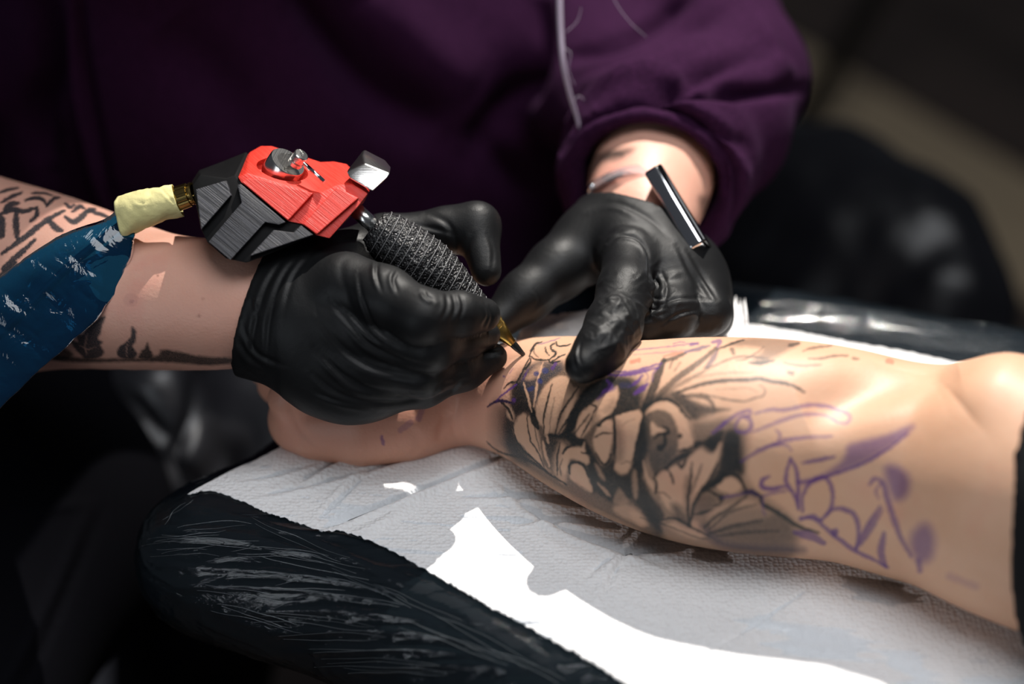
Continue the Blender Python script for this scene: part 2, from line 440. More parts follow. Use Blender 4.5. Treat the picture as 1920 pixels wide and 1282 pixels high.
M['black_plastic'] = print_mat('black_plastic', (0.006, 0.006, 0.008), (0.055, 0.055, 0.065), 0.5)
M['black_smooth'] = mat('black_smooth', (0.003, 0.003, 0.0035), 0.6, spec=0.12)
M['steel'] = mat('steel', (0.72, 0.71, 0.69), 0.22, 1.0)
set_n(M['steel'], bump(M['steel'], noise(M['steel'], 1.0, 2, coords(M['steel'], (60, 60, 2500))), 0.15, 0.0004))
M['chrome'] = mat('chrome', (0.80, 0.80, 0.82), 0.08, 1.0)
M['gold'] = mat('gold', (0.72, 0.45, 0.12), 0.25, 1.0)
M['brass_dark'] = mat('dark_gold', (0.42, 0.30, 0.10), 0.22, 1.0)
M['screen'] = mat('screen_glass', (0.003, 0.003, 0.004), 0.05, spec=0.6)
M['needle'] = mat('needle_black', (0.012, 0.012, 0.012), 0.25, spec=0.6)
t = M['tape'] = mat('yellow_tape', (0.72, 0.66, 0.30), 0.75, spec=0.2)
lk(t, ramp(t, noise(t, 60, 4), [(0.35, (0.76, 0.69, 0.32)), (0.7, (0.60, 0.55, 0.27))]), bsdf(t).inputs['Base Color'])
set_n(t, bump(t, noise(t, 500, 3), 0.4, 0.0006))
gw = M['grip'] = mat('grip_bandage', (0.012, 0.012, 0.013), 0.28, spec=0.5)
vo = nd(gw, 'ShaderNodeTexVoronoi', Scale=900.0); lk(gw, coords(gw), vo.inputs['Vector'])
lk(gw, ramp(gw, noise(gw, 700, 2), [(0.58, (0.006, 0.006, 0.007)), (0.80, (0.09, 0.088, 0.09))]), bsdf(gw).inputs['Base Color'])
set_n(gw, bump(gw, noise(gw, 1100, 2), 0.8, 0.0008, bump(gw, vo.outputs['Distance'], 0.8, 0.0008)))
M['thread'] = mat('thread', (0.16, 0.16, 0.165), 0.6)
M['hair'] = mat('hair', (0.30, 0.25, 0.32), 0.4, spec=0.5)
M['shoe'] = mat('shoe_grey', (0.16, 0.15, 0.165), 0.7)
M['rubber'] = mat('rubber', (0.01, 0.012, 0.03), 0.5)
M['metal_black'] = mat('black_metal', (0.012, 0.011, 0.010), 0.5)
def wood(name, a, b):
    m = mat(name, a, 0.55, spec=0.35)
    lk(m, ramp(m, noise(m, 1.0, 5, coords(m, (3, 40, 40))), [(0.3, a), (0.7, b)]), bsdf(m).inputs['Base Color']); return m
M['plank_dark'] = wood('plank_dark', (0.050, 0.036, 0.029), (0.075, 0.052, 0.042))
M['plank_tan'] = wood('plank_tan', (0.40, 0.31, 0.20), (0.48, 0.37, 0.24))

# ================================================================== floor
fl = poly_mesh('floor', [(-3, -1, -0.03), (4, -1, -0.03), (4, 6, -0.03), (-3, 6, -0.03), (-3, -1, -0.012), (4, -1, -0.012), (4, 6, -0.012), (-3, 6, -0.012)],
               [(0, 3, 2, 1), (4, 5, 6, 7), (0, 1, 5, 4), (1, 2, 6, 5), (2, 3, 7, 6), (3, 0, 4, 7)])
floor = link('floor', fl, M['plank_dark'], smooth=False); tag(floor, kind='structure')
pa = on(1560, 215, -TABLE); pb_ = on(1920, 430, -TABLE)
dirv = (pb_ - pa); dirv[2] = 0; dirv /= np.linalg.norm(dirv); nrm = np.array([-dirv[1], dirv[0], 0])
ang = math.atan2(dirv[1], dirv[0])
PW = 0.24
def plank_mesh(wd):
    bm = bmesh.new(); bmesh.ops.create_cube(bm, size=1)
    for v in bm.verts: v.co = (v.co.x * 3.2, v.co.y * (wd - 0.006), v.co.z * 0.012)
    me = bpy.data.meshes.new('plank'); bm.to_mesh(me); bm.free(); return bevel(me, 0.002, 1)
pm_d = plank_mesh(PW); pm_t = plank_mesh(PW)
for me_, m_ in ((pm_d, 'plank_dark'), (pm_t, 'plank_tan')): me_.materials.append(M[m_])
for i in range(-7, 9):
    for j in range(2):
        c = pa + nrm * (PW * i) + dirv * (j * 3.2 - 1.2 + 0.37 * (i % 3))
        o = bpy.data.objects.new('plank', pm_t if i == 0 else pm_d); COL.objects.link(o)
        o.location = (c[0], c[1], -0.006); o.rotation_euler = (0, 0, ang); o.parent = floor

# ================================================================== arm rest
def P2(px, py, z=0.0): return on(px, py, z)[:2]
pad_out = np.array([P2(355, 938), P2(480, 985), P2(640, 1035), P2(860, 1140), P2(1100, 1270), (0.20, 0.565), (0.38, 0.47), (0.62, 0.36),
                    (0.82, 0.62), (0.62, 0.855), P2(1920, 625), P2(1650, 580), P2(1350, 535), (0.06, 0.985), (-0.02, 0.955), (-0.075, 0.89), P2(520, 850), P2(420, 893)])
def poly_sd(X, Y, P):
    d = np.full(X.shape, 1e9); n = len(P)
    for i in range(n):
        a, b = P[i], P[(i + 1) % n]; ba = b - a; t = np.clip(((X - a[0]) * ba[0] + (Y - a[1]) * ba[1]) / (ba @ ba), 0, 1)
        d = np.minimum(d, np.hypot(X - a[0] - t * ba[0], Y - a[1] - t * ba[1]))
    return np.where(inpoly(X.ravel(), Y.ravel(), P).reshape(X.shape), -d, d)
PADS = spline(pad_out, 6, True)
PR = 0.042                                            # edge roll of the cushion
def pad_body(grow, h):
    lo = np.array([PADS[:, 0].min() - 0.05, PADS[:, 1].min() - 0.05, TABLE - 0.12]); hi = np.array([0.50, PADS[:, 1].max() + 0.05, TABLE + 0.02])
    b = Body([(lo + .02, hi - .02, 0.0, 0.0)], h, 0.02)
    xs = b.lo[0] + h * np.arange(b.n[0]); ys = b.lo[1] + h * np.arange(b.n[1]); zs = b.lo[2] + h * np.arange(b.n[2])
    Xg, Yg = np.meshgrid(xs, ys, indexing='ij'); d2 = poly_sd(Xg, Yg, PADS) + 0.012
    zc = TABLE - PR; dz = np.abs(zs - zc)
    q1 = np.maximum(d2, 0)[:, :, None]; 
    D = np.sqrt(np.maximum(d2[:, :, None], 0) ** 2 + dz[None, None, :] ** 2) - PR
    D = np.where(d2[:, :, None] < 0, dz[None, None, :] - PR, D)
    b.D = np.maximum(D - grow, (xs - 0.48)[:, None, None]).astype(np.float32)
    return b.surface(3)
rest = empty('arm_rest', (0.25, 0.75, 0.0))
tag(rest, 'padded black arm rest wrapped in cling film under the white paper', 'arm rest')
V, Q = pad_body(0.0, 0.005); me = bpy.data.meshes.new('cushion'); fast_mesh(me, V, Q); link('cushion', me, M['cushion'], rest)
V, Q = pad_body(0.0012, 0.0032); me = bpy.data.meshes.new('cling_film'); fast_mesh(me, V, Q); me = subdivide(me, 1)
V = verts(me); N_ = normals(me); cw_, sw_ = math.cos(0.12), math.sin(0.12)
Wc = np.stack([(V[:, 0] * cw_ - V[:, 1] * sw_) * 7, (V[:, 0] * sw_ + V[:, 1] * cw_) * 95, V[:, 2] * 95], 1)
rdg = (1 - 2 * np.abs(vnoise(Wc, 1.0))) ; rd2 = (1 - 2 * np.abs(vnoise(Wc * np.array([2.2, 2.4, 2.4]) + 7, 1.0)))
set_verts(me, V + N_ * (0.0006 + 0.0007 * np.maximum(rdg, 0) ** 3 + 0.0004 * np.maximum(rd2, 0) ** 3)[:, None])
fo = []
for (a, b, amp, wd) in [((300, 985), (640, 1060), .9, 5), ((285, 1010), (560, 1040), .8, 5), ((380, 950), (760, 1095), .9, 5), ((300, 1060), (800, 1120), 1.0, 5), ((330, 1100), (760, 1135), .9, 6),
                        ((420, 1150), (820, 1165), 1., 6), ((480, 1190), (900, 1200), 1., 6), ((520, 1225), (950, 1235), 1., 6), ((600, 1265), (1020, 1255), .9, 6), ((690, 1075), (960, 1190), .8, 5),
                        ((520, 1020), (900, 1140), .7, 4), ((440, 1000), (720, 1025), .7, 4), ((800, 1130), (1060, 1260), .8, 5), ((1400, 560), (1900, 640), .6, 5), ((1430, 590), (1800, 640), .6, 4), ((1450, 560), (1800, 600), .6, 4)]:
    mx, my = (a[0] + b[0]) / 2, (a[1] + b[1]) / 2
    fo.append(([a, (mx + 10, my - 14), b], wd * 1.2, amp * 1.8, 'r'))
fold(me, fo)
link('cling_film', me, M['cling'], rest)
# stretched creases standing up in the film
FV = verts(me); FN = normals(me); fk = (FN @ FWD) < 0.05; FV = FV[fk]; FN = FN[fk]; fx, fy, fd = proj(FV)
def on_film(x, y):
    q = (fx - x) ** 2 + (fy - y) ** 2; c = np.argsort(q)[:6]; i = c[np.argmin(fd[c])]; return FV[i] + FN[i] * 0.0004
lines = [((275, 1008), (425, 992)), ((467, 971), (650, 1046)), ((433, 1029), (617, 1037)), ((425, 1075), (642, 1083)), ((517, 1092), (658, 1098)), ((571, 1108), (758, 1129)), ((404, 1131), (558, 1175)), ((575, 1217), (804, 1217)), ((600, 1237), (825, 1242)), ((640, 1255), (850, 1262)), ((492, 1025), (680, 1066)), ((300, 975), (360, 936)), ((300, 1000), (480, 1012)), ((330, 985), (470, 975)), ((620, 1060), (760, 1120)), ((700, 1090), (860, 1160)), ((480, 1150), (700, 1170)), ((520, 1195), (720, 1195)), ((760, 1160), (940, 1230)), ((860, 1200), (1060, 1270)), ((380, 1095), (520, 1110)), ((820, 1150), (1000, 1245)), ((290, 1030), (400, 1020)),
         ((1420, 560), (1700, 590)), ((1440, 580), (1780, 610)), ((1480, 600), (1860, 640)), ((1550, 590), (1900, 640)), ((1500, 570), (1650, 600)), ((1620, 620), (1900, 650)), ((1700, 640), (1910, 660)), ((1460, 590), (1600, 630)), ((1750, 600), (1915, 625)), ((1800, 650), (1915, 640))]
lines += [((a[0] + 9, a[1] + 7), (b[0] - 14, b[1] + 5)) for a, b in lines] + [((a[0] - 12, a[1] + 15), (b[0] + 9, b[1] + 16)) for a, b in lines[::2]]
prt = []; rgc = np.random.default_rng(5)
for a, b in lines:
    bow = rgc.uniform(-9, 3); P = np.array([on_film(a[0] + (b[0] - a[0]) * t, a[1] + (b[1] - a[1]) * t + bow * math.sin(math.pi * t)) for t in np.linspace(0, 1, 14)])
    for _ in range(3): P[1:-1] = (P[:-2] + 2 * P[1:-1] + P[2:]) / 4
    C = spline(P, 4); prt.append(tube(C, 0.00010 + 0.00016 * rgc.random() * np.sin(np.linspace(0.1, math.pi - 0.1, len(C))), 6))
v, f = join(prt); o = link('film_crease', poly_mesh('film_crease', v, f), M['crease'], rest); o['kind'] = 'stuff'
# support under the cushion
bm = bmesh.new(); bmesh.ops.create_cube(bm, size=1)
for v in bm.verts: v.co = (0.27 + v.co.x * 0.30, 0.76 + v.co.y * 0.16, TABLE - 2 * PR - 0.010 + v.co.z * 0.024)
me = bpy.data.meshes.new('bracket'); bm.to_mesh(me); bm.free(); bevel(me, 0.004); link('bracket', me, M['metal_black'], rest, False)
v, f = tube([(0.27, 0.76, z) for z in (0.02, 0.3, TABLE - 2 * PR - 0.02)], [0.025] * 3, 20); link('post', poly_mesh('post', v, f), M['metal_black'], rest)
v, f = tube([(0.27, 0.76, z) for z in (0.0, 0.012, 0.018, 0.022)], [0.20, 0.20, 0.19, 0.03], 40); link('base', poly_mesh('base', v, f), M['metal_black'], rest, False)

# ================================================================== paper sheet on the arm rest
def resample(P, n):
    P = np.array(P, float); L = np.r_[0, np.cumsum(np.linalg.norm(np.diff(P, axis=0), axis=1))]
    t = np.linspace(0, L[-1], n); return np.stack([np.interp(t, L, P[:, i]) for i in range(P.shape[1])], 1)
front = [(352, 927), (390, 924), (430, 936), (500, 966), (560, 985), (598, 1001), (640, 1003), (700, 1021), (780, 1064), (860, 1110), (920, 1146), (1000, 1186), (1080, 1232), (1170, 1284), (1300, 1372), (1500, 1500), (1800, 1660)]
backe = [(452, 872), (540, 830), (640, 770), (760, 712), (900, 660), (1050, 630), (1200, 610), (1330, 606), (1420, 618), (1500, 631), (1600, 650), (1700, 668), (1830, 694), (1960, 718), (2300, 780)]
NS, NT = 620, 230
fr_ = resample([P2(*p) for p in front], NS); bk_ = resample([P2(*p) for p in backe], NS)
rng = np.random.default_rng(3)
tooth = 0.0005 * np.convolve(rng.normal(size=NS + 8), np.ones(3) / 2, 'same')[:NS]
fr_[:, 1] += tooth; bk_[:, 1] += tooth[::-1]
T = np.linspace(0, 1, NT)[:, None, None]
G = fr_[None] * (1 - T) + bk_[None] * T
Xp, Yp = G[..., 0].ravel(), G[..., 1].ravel()
d2 = poly_sd(Xp, Yp, PADS) + 0.012
zz = np.where(d2 > 0, np.sqrt(np.maximum(PR ** 2 - np.minimum(d2, PR) ** 2, 0)) - PR, 0) + TABLE + 0.0022
Vp = np.stack([Xp, Yp, zz], 1)
ii = np.arange(NS * NT).reshape(NT, NS)
Qp = np.stack([ii[:-1, :-1], ii[:-1, 1:], ii[1:, 1:], ii[1:, :-1]], -1).reshape(-1, 4)
me = bpy.data.meshes.new('paper_towel'); fast_mesh(me, Vp, Qp)
uvl = me.uv_layers.new(name='UVMap'); li = np.empty(len(me.loops), np.int32); me.loops.foreach_get('vertex_index', li)
uvl.data.foreach_set('uv', Vp[li][:, :2].astype(np.float32).ravel())
fold(me, [(q_[0], q_[1], q_[2] * 1.7, q_[3]) for q_ in [([(560, 905), (620, 870), (700, 845)], 9, 1.4, 'c'), ([(600, 990), (760, 930), (880, 880), (960, 850)], 10, 2.0, 'c'), ([(700, 880), (640, 930), (600, 970)], 8, 1.0, 'c'),
          ([(480, 930), (620, 900), (800, 850)], 8, 1.0, 'c'), ([(850, 930), (980, 930), (1100, 950)], 8, 1.0, 'c'), ([(930, 900), (1000, 960), (1100, 1010), (1250, 1060)], 9, 1.2, 'c'),
          ([(960, 980), (1050, 975), (1160, 990)], 8, 1.0, 'c'), ([(1090, 1090), (1160, 1040), (1280, 1030)], 10, 1.0, 'c'), ([(450, 900), (520, 890), (600, 865)], 7, .8, 'c'), ([(800, 930), (700, 990), (650, 1003)], 10, 1.2, 'r'),
          ([(1300, 1240), (1400, 1180), (1560, 1075)], 3, .7, 'g'), ([(1210, 1000), (1160, 1060), (1130, 1120)], 9, .9, 'c')]])
V_ = verts(me); V_[:, 2] += 0.0007 * vnoise(V_, 22) + 0.0004 * vnoise(V_, 60); set_verts(me, V_)
sheet = link('paper_towel', me, M['paper']); md = sheet.modifiers.new('thick', 'SOLIDIFY'); md.thickness = 0.0006; md.offset = 0
tag(sheet, 'white embossed paper sheet covering the top of the arm rest', 'paper towel')

#@@CLIENT
# ================================================================== client's arm and hand
def lay(px, py, r, lift=-0.002):
    d = 1.0
    for _ in range(8): d = depth_on(px, py, mm(r, d) + lift)
    return (px, py, d, r)
arm = [lay(*q) for q in [(790, 765, 74), (830, 755, 74), (900, 748, 86), (1000, 752, 117), (1100, 780, 148), (1200, 810, 170), (1300, 825, 190), (1400, 834, 199), (1500, 842, 200), (1600, 855, 198), (1700, 877, 204), (1800, 897, 214), (1900, 914, 245), (2040, 950, 262)]]
palm = [lay(*q) for q in [(800, 764, 72), (750, 786, 70), (680, 798, 66), (600, 795, 58), (560, 788, 48)]]
palm2 = [(800, 735, 1.06, 62), (700, 735, 1.075, 66), (610, 720, 1.085, 60)]
pk = [(560, 788, palm[-1][2], 46), (541, 748, 1.028, 34), (560, 716, 1.02, 26), (600, 712, 1.018, 24)]
fing = [pk,
        [(585, 745, 1.075, 46), (520, 720, 1.068, 33), (530, 690, 1.05, 26), (580, 690, 1.045, 24)],
        [(590, 715, 1.10, 46), (505, 690, 1.095, 33), (515, 660, 1.075, 26), (570, 665, 1.065, 24)],
        [(610, 690, 1.12, 44), (520, 665, 1.12, 32), (530, 630, 1.10, 26), (585, 640, 1.09, 23)],
        [(720, 690, 1.11, 40), (650, 640, 1.11, 32), (590, 625, 1.095, 27)]]
S = sum([limb(x) for x in [arm, palm, palm2] + fing], [])
B = Body(S, 0.0012)
B.add(limb(fine(arm)), 0.002).add(limb(palm), 0.012).add(limb(palm2), 0.025)
B.branch([limb(x) for x in fing], 0.006, 0.012, 0.0015)
V, Q = B.surface(3)
me = bpy.data.meshes.new('person'); fast_mesh(me, V, Q); me = subdivide(me, 1); me.name = 'person'
fold(me, [([(1500, 775), (1580, 745), (1690, 705), (1800, 675)], 50, 7.5, 'g'), ([(1800, 760), (1860, 710), (1930, 670)], 55, 5, 'r'), ([(1560, 900), (1640, 780), (1760, 720)], 60, 2.0, 'r'),
          ([(845, 770), (828, 800), (822, 828)], 8, 1.0, 'g'), ([(862, 740), (850, 790), (858, 826)], 6, .6, 'g'), ([(545, 750), (560, 800), (600, 840)], 8, .6, 'g'),
          ([(990, 668), (950, 700), (905, 760)], 9, .8, 'r'), ([(560, 790), (600, 775), (640, 772)], 10, .8, 'g')])
K = (0.008, 0.011, 0.012); PU = (0.085, 0.028, 0.17); BL = (0.025, 0.035, 0.12); RD = (0.42, 0.08, 0.05); SK = None
def ink_mesh(me, ops, drange=None):
    """ops: ('p', points, colour, alpha, feather) filled shape | ('l', points, half width, colour, alpha) line | colour None wipes ink away"""
    V = verts(me); N = normals(me); X, Y, Dp = proj(V)
    face = np.clip(-(N @ FWD) * 6 + 0.6, 0, 1)
    if drange: face = face * ((Dp > drange[0]) & (Dp < drange[1]))
    C = np.zeros((len(V), 3)); A = np.zeros(len(V))
    jx = X + 1.2 * vnoise(V, 700); jy = Y + 1.2 * vnoise(V + 5, 700)
    for op in ops:
        if op[0] == 'l':
            _, pts, wd, col, al = op
            if len(pts) == 1: pts = [pts[0], (pts[0][0] + .5, pts[0][1])]
            m, s, t = stroke_near(jx, jy, spline(pts), wd * 1.9 + 1.5)
            if len(m) == 0: continue
            tap = 0.55 + 0.45 * np.sin(np.pi * np.clip(t, 0, 1)) if len(pts) > 2 else 1.0
            a = al * np.clip((wd * tap + 0.9 - np.abs(s)) / 1.8, 0, 1)
        else:
            _, pts, col, al, fe = op
            P = spline(pts, 5, True); m = np.where((jx > P[:, 0].min() - fe) & (jx < P[:, 0].max() + fe) & (jy > P[:, 1].min() - fe) & (jy < P[:, 1].max() + fe))[0]
            if len(m) == 0: continue
            d = poly_sd(jx[m], jy[m], P); a = al * np.clip(0.5 - d / (2 * fe), 0, 1)
        if col is None: A[m] *= 1 - a
        else:
            na = a + A[m] * (1 - a); wgt = (a / np.maximum(na, 1e-6))[:, None]
            C[m] = C[m] * (1 - wgt) + np.array(col) * wgt; A[m] = na
    set_attr(me, 'ink', np.concatenate([C, (A * face)[:, None]], 1))
def p(pts, al=.8, fe=4, col=K): return ('p', pts, col, al, fe)
def e(pts, al=.9, fe=2.5): return ('p', pts, None, al, fe)
def l(pts, wd=2, al=.9, col=K): return ('l', pts, wd, col, al)
client_ink = [
 p([(480,680),(830,690),(930,650),(960,760),(880,850),(700,890),(500,860)], .42, 60, (.66,.24,.19)),
 p([(955,770),(1000,700),(1060,690),(1200,700),(1290,760),(1390,800),(1400,900),(1480,980),(1440,1030),(1200,985),(1050,890)], .13, 10),
 p([(950,790),(965,760),(960,725),(985,690),(1060,680),(1100,715),(1150,700),(1200,715),(1215,760),(1215,840),(1205,900),(1245,1015),(1180,988),(1110,955),(1060,925),(985,880),(955,855)], .68, 8), p([(1205,860),(1300,840),(1400,800),(1400,900),(1480,970),(1480,1050),(1340,1045),(1230,1010)], .45, 9),
 p([(922,775),(930,755),(945,760),(960,790),(972,815),(985,850),(975,858),(945,848),(925,830)], .5, 13), p([(945,765),(962,790),(965,815),(978,840),(990,868),(960,852),(945,825)], .85, 10),
 p([(960,720),(975,715),(985,722),(995,745),(1000,775),(985,772),(965,780),(955,768),(957,745)], .82, 5),
 p([(985,690),(1000,680),(1015,676),(1040,680),(1055,678),(1052,695),(1030,710),(1015,730),(1005,765),(995,745),(975,720)], .55, 4, (.03,.035,.05)),
 p([(1145,705),(1150,722),(1130,740),(1105,758),(1088,780),(1075,808),(1060,812),(1062,795),(1075,765),(1090,740),(1105,722)], .93, 3),
 p([(1150,712),(1185,712),(1200,745),(1195,768),(1165,772),(1152,782),(1146,775),(1155,750)], .72, 5),
 p([(1060,808),(1075,813),(1090,818),(1100,828),(1110,850),(1095,850),(1085,836),(1072,840),(1066,826),(1045,822),(1020,816),(1025,806)], .92, 3),
 p([(1205,768),(1212,790),(1215,815),(1216,840),(1210,860),(1206,885),(1203,905),(1208,935),(1222,955),(1235,975),(1240,1000),(1225,985),(1210,965),(1195,948),(1180,935),(1150,942),(1132,932),(1115,920),(1108,905),(1103,885),(1104,872),(1112,860),(1130,885),(1150,885),(1170,892),(1182,882),(1188,862),(1194,835),(1197,805)], .86, 4),
 p([(1098,862),(1112,850),(1130,875),(1150,862),(1155,885),(1140,900),(1112,925),(1104,900)], .7, 4),
 p([(1205,765),(1225,748),(1255,735),(1275,733),(1290,746),(1320,757),(1345,764),(1370,767),(1345,774),(1320,782),(1300,788),(1290,780),(1275,762),(1255,750),(1230,752)], .66, 4),
 p([(1210,778),(1225,769),(1245,768),(1258,775),(1268,795),(1272,815),(1270,845),(1255,865),(1240,880),(1228,888),(1218,870),(1213,840),(1210,810)], .72, 3, (.05,.04,.033)),
 p([(1296,792),(1330,788),(1360,783),(1378,790),(1388,810),(1392,840),(1395,870),(1388,892),(1370,900),(1350,890),(1355,870),(1358,840),(1355,815),(1340,840),(1330,845),(1318,835),(1302,838)], .6, 9, (.04,.033,.03)),
 p([(1302,828),(1320,826),(1335,815),(1356,806),(1352,825),(1338,844),(1328,842),(1315,835),(1290,857),(1275,864),(1262,872),(1250,882),(1238,897),(1226,890),(1240,880),(1260,862),(1280,848),(1300,842)], .92, 3),
 p([(1358,812),(1385,812),(1388,850),(1394,885),(1380,885),(1365,890),(1350,904),(1335,914),(1322,920),(1336,897),(1350,865)], .88, 6),
 # wiped petals
 e([(965,795),(972,782),(982,775),(990,780),(1000,785),(1010,815),(1015,850),(1018,870),(1032,884),(1022,876),(1000,860),(985,842),(970,825),(963,810)]), e([(942,755),(955,762),(964,775),(963,790),(952,780),(950,765)]),
 e([(1004,770),(1008,750),(1020,725),(1040,708),(1060,705),(1075,725),(1085,730),(1075,760),(1062,790),(1050,812),(1030,812),(1022,818),(1018,800),(1008,790)]),
 e([(1085,780),(1100,765),(1110,758),(1125,745),(1150,728),(1158,725),(1160,740),(1152,765),(1140,780),(1120,790),(1100,810),(1092,820),(1080,815)]), e([(1125,792),(1140,786),(1149,793),(1150,815),(1145,840),(1138,865),(1128,870),(1118,850),(1112,830),(1115,812)]),
 e([(1154,782),(1170,774),(1195,768),(1204,779),(1200,800),(1192,830),(1187,860),(1178,883),(1165,888),(1152,878),(1156,860),(1155,830)]), e([(1068,892),(1073,870),(1085,868),(1095,876),(1104,896),(1110,922),(1090,912),(1075,902)]),
 e([(1050,865),(1060,844),(1075,838),(1090,838),(1096,829),(1098,845),(1105,862),(1100,870),(1085,863),(1068,862),(1060,888),(1052,880)]), e([(1210,776),(1225,763),(1243,756),(1258,757),(1272,768),(1285,790),(1293,810),(1299,836),(1273,843),(1275,825),(1272,805),(1265,785),(1255,773),(1240,767),(1222,769)]),
 e([(1221,790),(1232,800),(1246,806),(1243,812),(1232,812),(1222,815)]), e([(1206,862),(1214,888),(1225,905),(1228,922),(1216,908),(1209,888)]), e([(1345,910),(1355,900),(1370,894),(1383,901),(1390,914),(1375,925),(1350,920)]),
 e([(1230,900),(1240,884),(1250,882),(1262,875),(1280,868),(1300,850),(1315,842),(1328,850),(1340,848),(1352,830),(1346,862),(1335,890),(1318,912),(1300,940),(1290,975),(1265,965),(1245,945),(1234,920)], .92, 3),
 e([(1150,940),(1160,915),(1170,925),(1178,940),(1165,945)], .4, 3), e([(1185,890),(1192,880),(1196,910),(1195,935),(1188,930)], .5, 3), e([(1120,905),(1135,915),(1145,930),(1135,925)], .6, 2), e([(1115,868),(1125,878),(1135,900),(1125,895)], .55, 3), e([(1180,960),(1195,960),(1210,985),(1195,985)], .5, 4),
 e([(1030,872),(1045,832),(1056,832),(1066,850),(1060,905),(1045,895)], .7, 4), e([(1150,952),(1175,945),(1200,960),(1215,985),(1190,980),(1160,965)], .6, 4), e([(1330,960),(1380,940),(1410,935),(1450,960),(1420,975),(1360,985),(1335,990)], .6, 6), e([(1250,985),(1300,975),(1325,1000),(1300,1010)], .6, 4), e([(1000,692),(1012,684),(1020,690),(1008,705),(995,712),(985,708)], .6, 4),
 # shade inside the petals
 p([(1030,815),(1045,790),(1050,760),(1060,750),(1055,790),(1045,815)], .45, 5), p([(1152,790),(1165,800),(1170,830),(1168,860),(1155,860)], .42, 7), p([(1018,825),(1022,815),(1045,825),(1048,830),(1040,860),(1038,884),(1030,880),(1025,850)], .6, 4), p([(1258,945),(1278,950),(1292,985),(1268,975)], .7, 6), p([(1284,900),(1294,900),(1294,985),(1284,960)], .5, 5),
 p([(1205,900),(1218,925),(1235,945),(1245,965),(1240,978),(1222,975),(1212,955),(1204,930)], .8, 4), p([(1315,915),(1330,905),(1345,895),(1360,885),(1352,905),(1335,914),(1318,924)], .95, 2), p([(1320,980),(1400,950),(1460,960),(1500,985),(1490,1020),(1400,1020),(1340,1005)], .38, 10), p([(1315,985),(1335,1000),(1360,1015),(1420,1022),(1500,1025),(1500,1037),(1400,1034),(1350,1024),(1330,1010)], .75, 8, (.03,.025,.045)),
 p([(1300,930),(1320,925),(1345,935),(1335,955),(1310,965)], .35, 7), p([(1110,800),(1125,790),(1120,770),(1100,790)], .35, 6), p([(1130,770),(1150,745),(1155,760),(1145,775)], .3, 5),
 # outlines
 l([(988,778),(990,800),(995,825),(1010,850),(1020,875)], 1.5), l([(962,800),(968,825),(980,842),(1000,860),(1025,884)], 2), l([(1000,790),(1005,815),(1012,845)], 1.3, .7), l([(997,768),(1002,790),(1008,802)], 6), l([(940,753),(955,770),(962,787)], 2.5), l([(915,762),(930,752),(948,752),(962,757)], 3, .95, (.02,.012,.05)),
 l([(1020,812),(1020,780),(1027,750),(1035,720)], 1.8), l([(1040,815),(1050,780),(1065,755),(1085,725)], 2.4, .8), l([(1047,812),(1065,785),(1080,760),(1095,735)], 2.6, .8), l([(1030,815),(1033,780),(1040,745)], 1.3, .45), ('l', [(982,718),(990,745),(997,772)], 2.2, None, .9), ('l', [(1018,680),(1008,715),(1001,762)], 2.2, None, .9),
 l([(993,670),(985,685),(978,700),(970,715),(968,722)], 2), l([(993,668),(997,655),(1005,645),(1016,641)], 2.4), l([(995,668),(1003,673),(1015,675),(1028,674)], 2), l([(1040,643),(1033,648),(1034,655),(1043,661),(1038,668),(1030,674)], 2.1), l([(1022,650),(1024,660),(1030,666)], 1.5), l([(1000,650),(1002,662),(1010,670)], 1.5, .6), l([(995,672),(994,680),(985,692)], 2.2), l([(1042,640),(1046,648),(1060,648),(1070,645)], 2), l([(1035,678),(1050,668),(1060,664)], 1.5), l([(1028,674),(1034,680),(1050,677)], 2), l([(968,716),(955,718),(945,728)], 2),
 l([(970,720),(955,730),(940,742),(930,752)], 2, .85, PU), l([(1010,646),(1030,640),(1050,633)], 1.2, .6, PU), l([(990,692),(984,705),(980,712)], 1.2, .6, PU), l([(1005,700)], 5, .75, BL), l([(1012,714)], 5, .8, BL), l([(1022,695)], 6, .7, BL), l([(992,730),(998,727)], 4, .7, BL), l([(1035,690),(1042,682)], 3, .6, PU), l([(963,750)], 4, .7, PU),
 l([(1108,757),(1118,765),(1112,775)], 2), l([(1078,812),(1095,790),(1105,775)], 2, .75), l([(1090,818),(1100,800),(1112,778)], 1.6), l([(1122,798),(1135,785),(1152,778)], 3.2), l([(1123,797)], 4), l([(1150,780),(1152,800),(1153,830),(1152,852)], 3), l([(1115,820),(1130,812),(1148,812)], 2), l([(1118,850),(1130,869),(1140,866),(1146,850)], 2.2), l([(1152,779),(1172,771),(1199,765)], 2.5), l([(1206,776),(1200,805),(1193,835),(1186,864)], 2.5), l([(1165,870),(1175,865),(1185,868)], 1.5, .5), l([(1165,800),(1175,790),(1190,785)], 1.2, .3),
 l([(1068,888),(1068,872),(1080,866),(1095,873),(1104,895)], 2.8), l([(1055,850),(1062,840),(1070,838)], 3), l([(1090,848),(1105,850)], 1.5), ('l', [(1018,828),(1022,850),(1030,874)], 2.6, None, .9), ('l', [(1025,818),(1028,830)], 2, None, .8), l([(1050,830),(1045,860),(1045,890)], 2), l([(1055,860),(1050,875),(1052,892)], 1.5, .6), l([(912,827),(925,840),(945,850),(985,860),(1030,888),(1062,908)], 2.2, .8),
 l([(1243,800),(1252,803),(1253,812),(1246,812),(1235,815),(1227,822)], 3), l([(1246,815),(1247,830),(1240,843),(1233,840)], 4), l([(1237,838)], 5), l([(1275,817)], 4.5, .85), l([(1205,772),(1222,756),(1245,748),(1265,755),(1280,772),(1294,787)], 3), l([(1272,845),(1290,842),(1300,836)], 3),
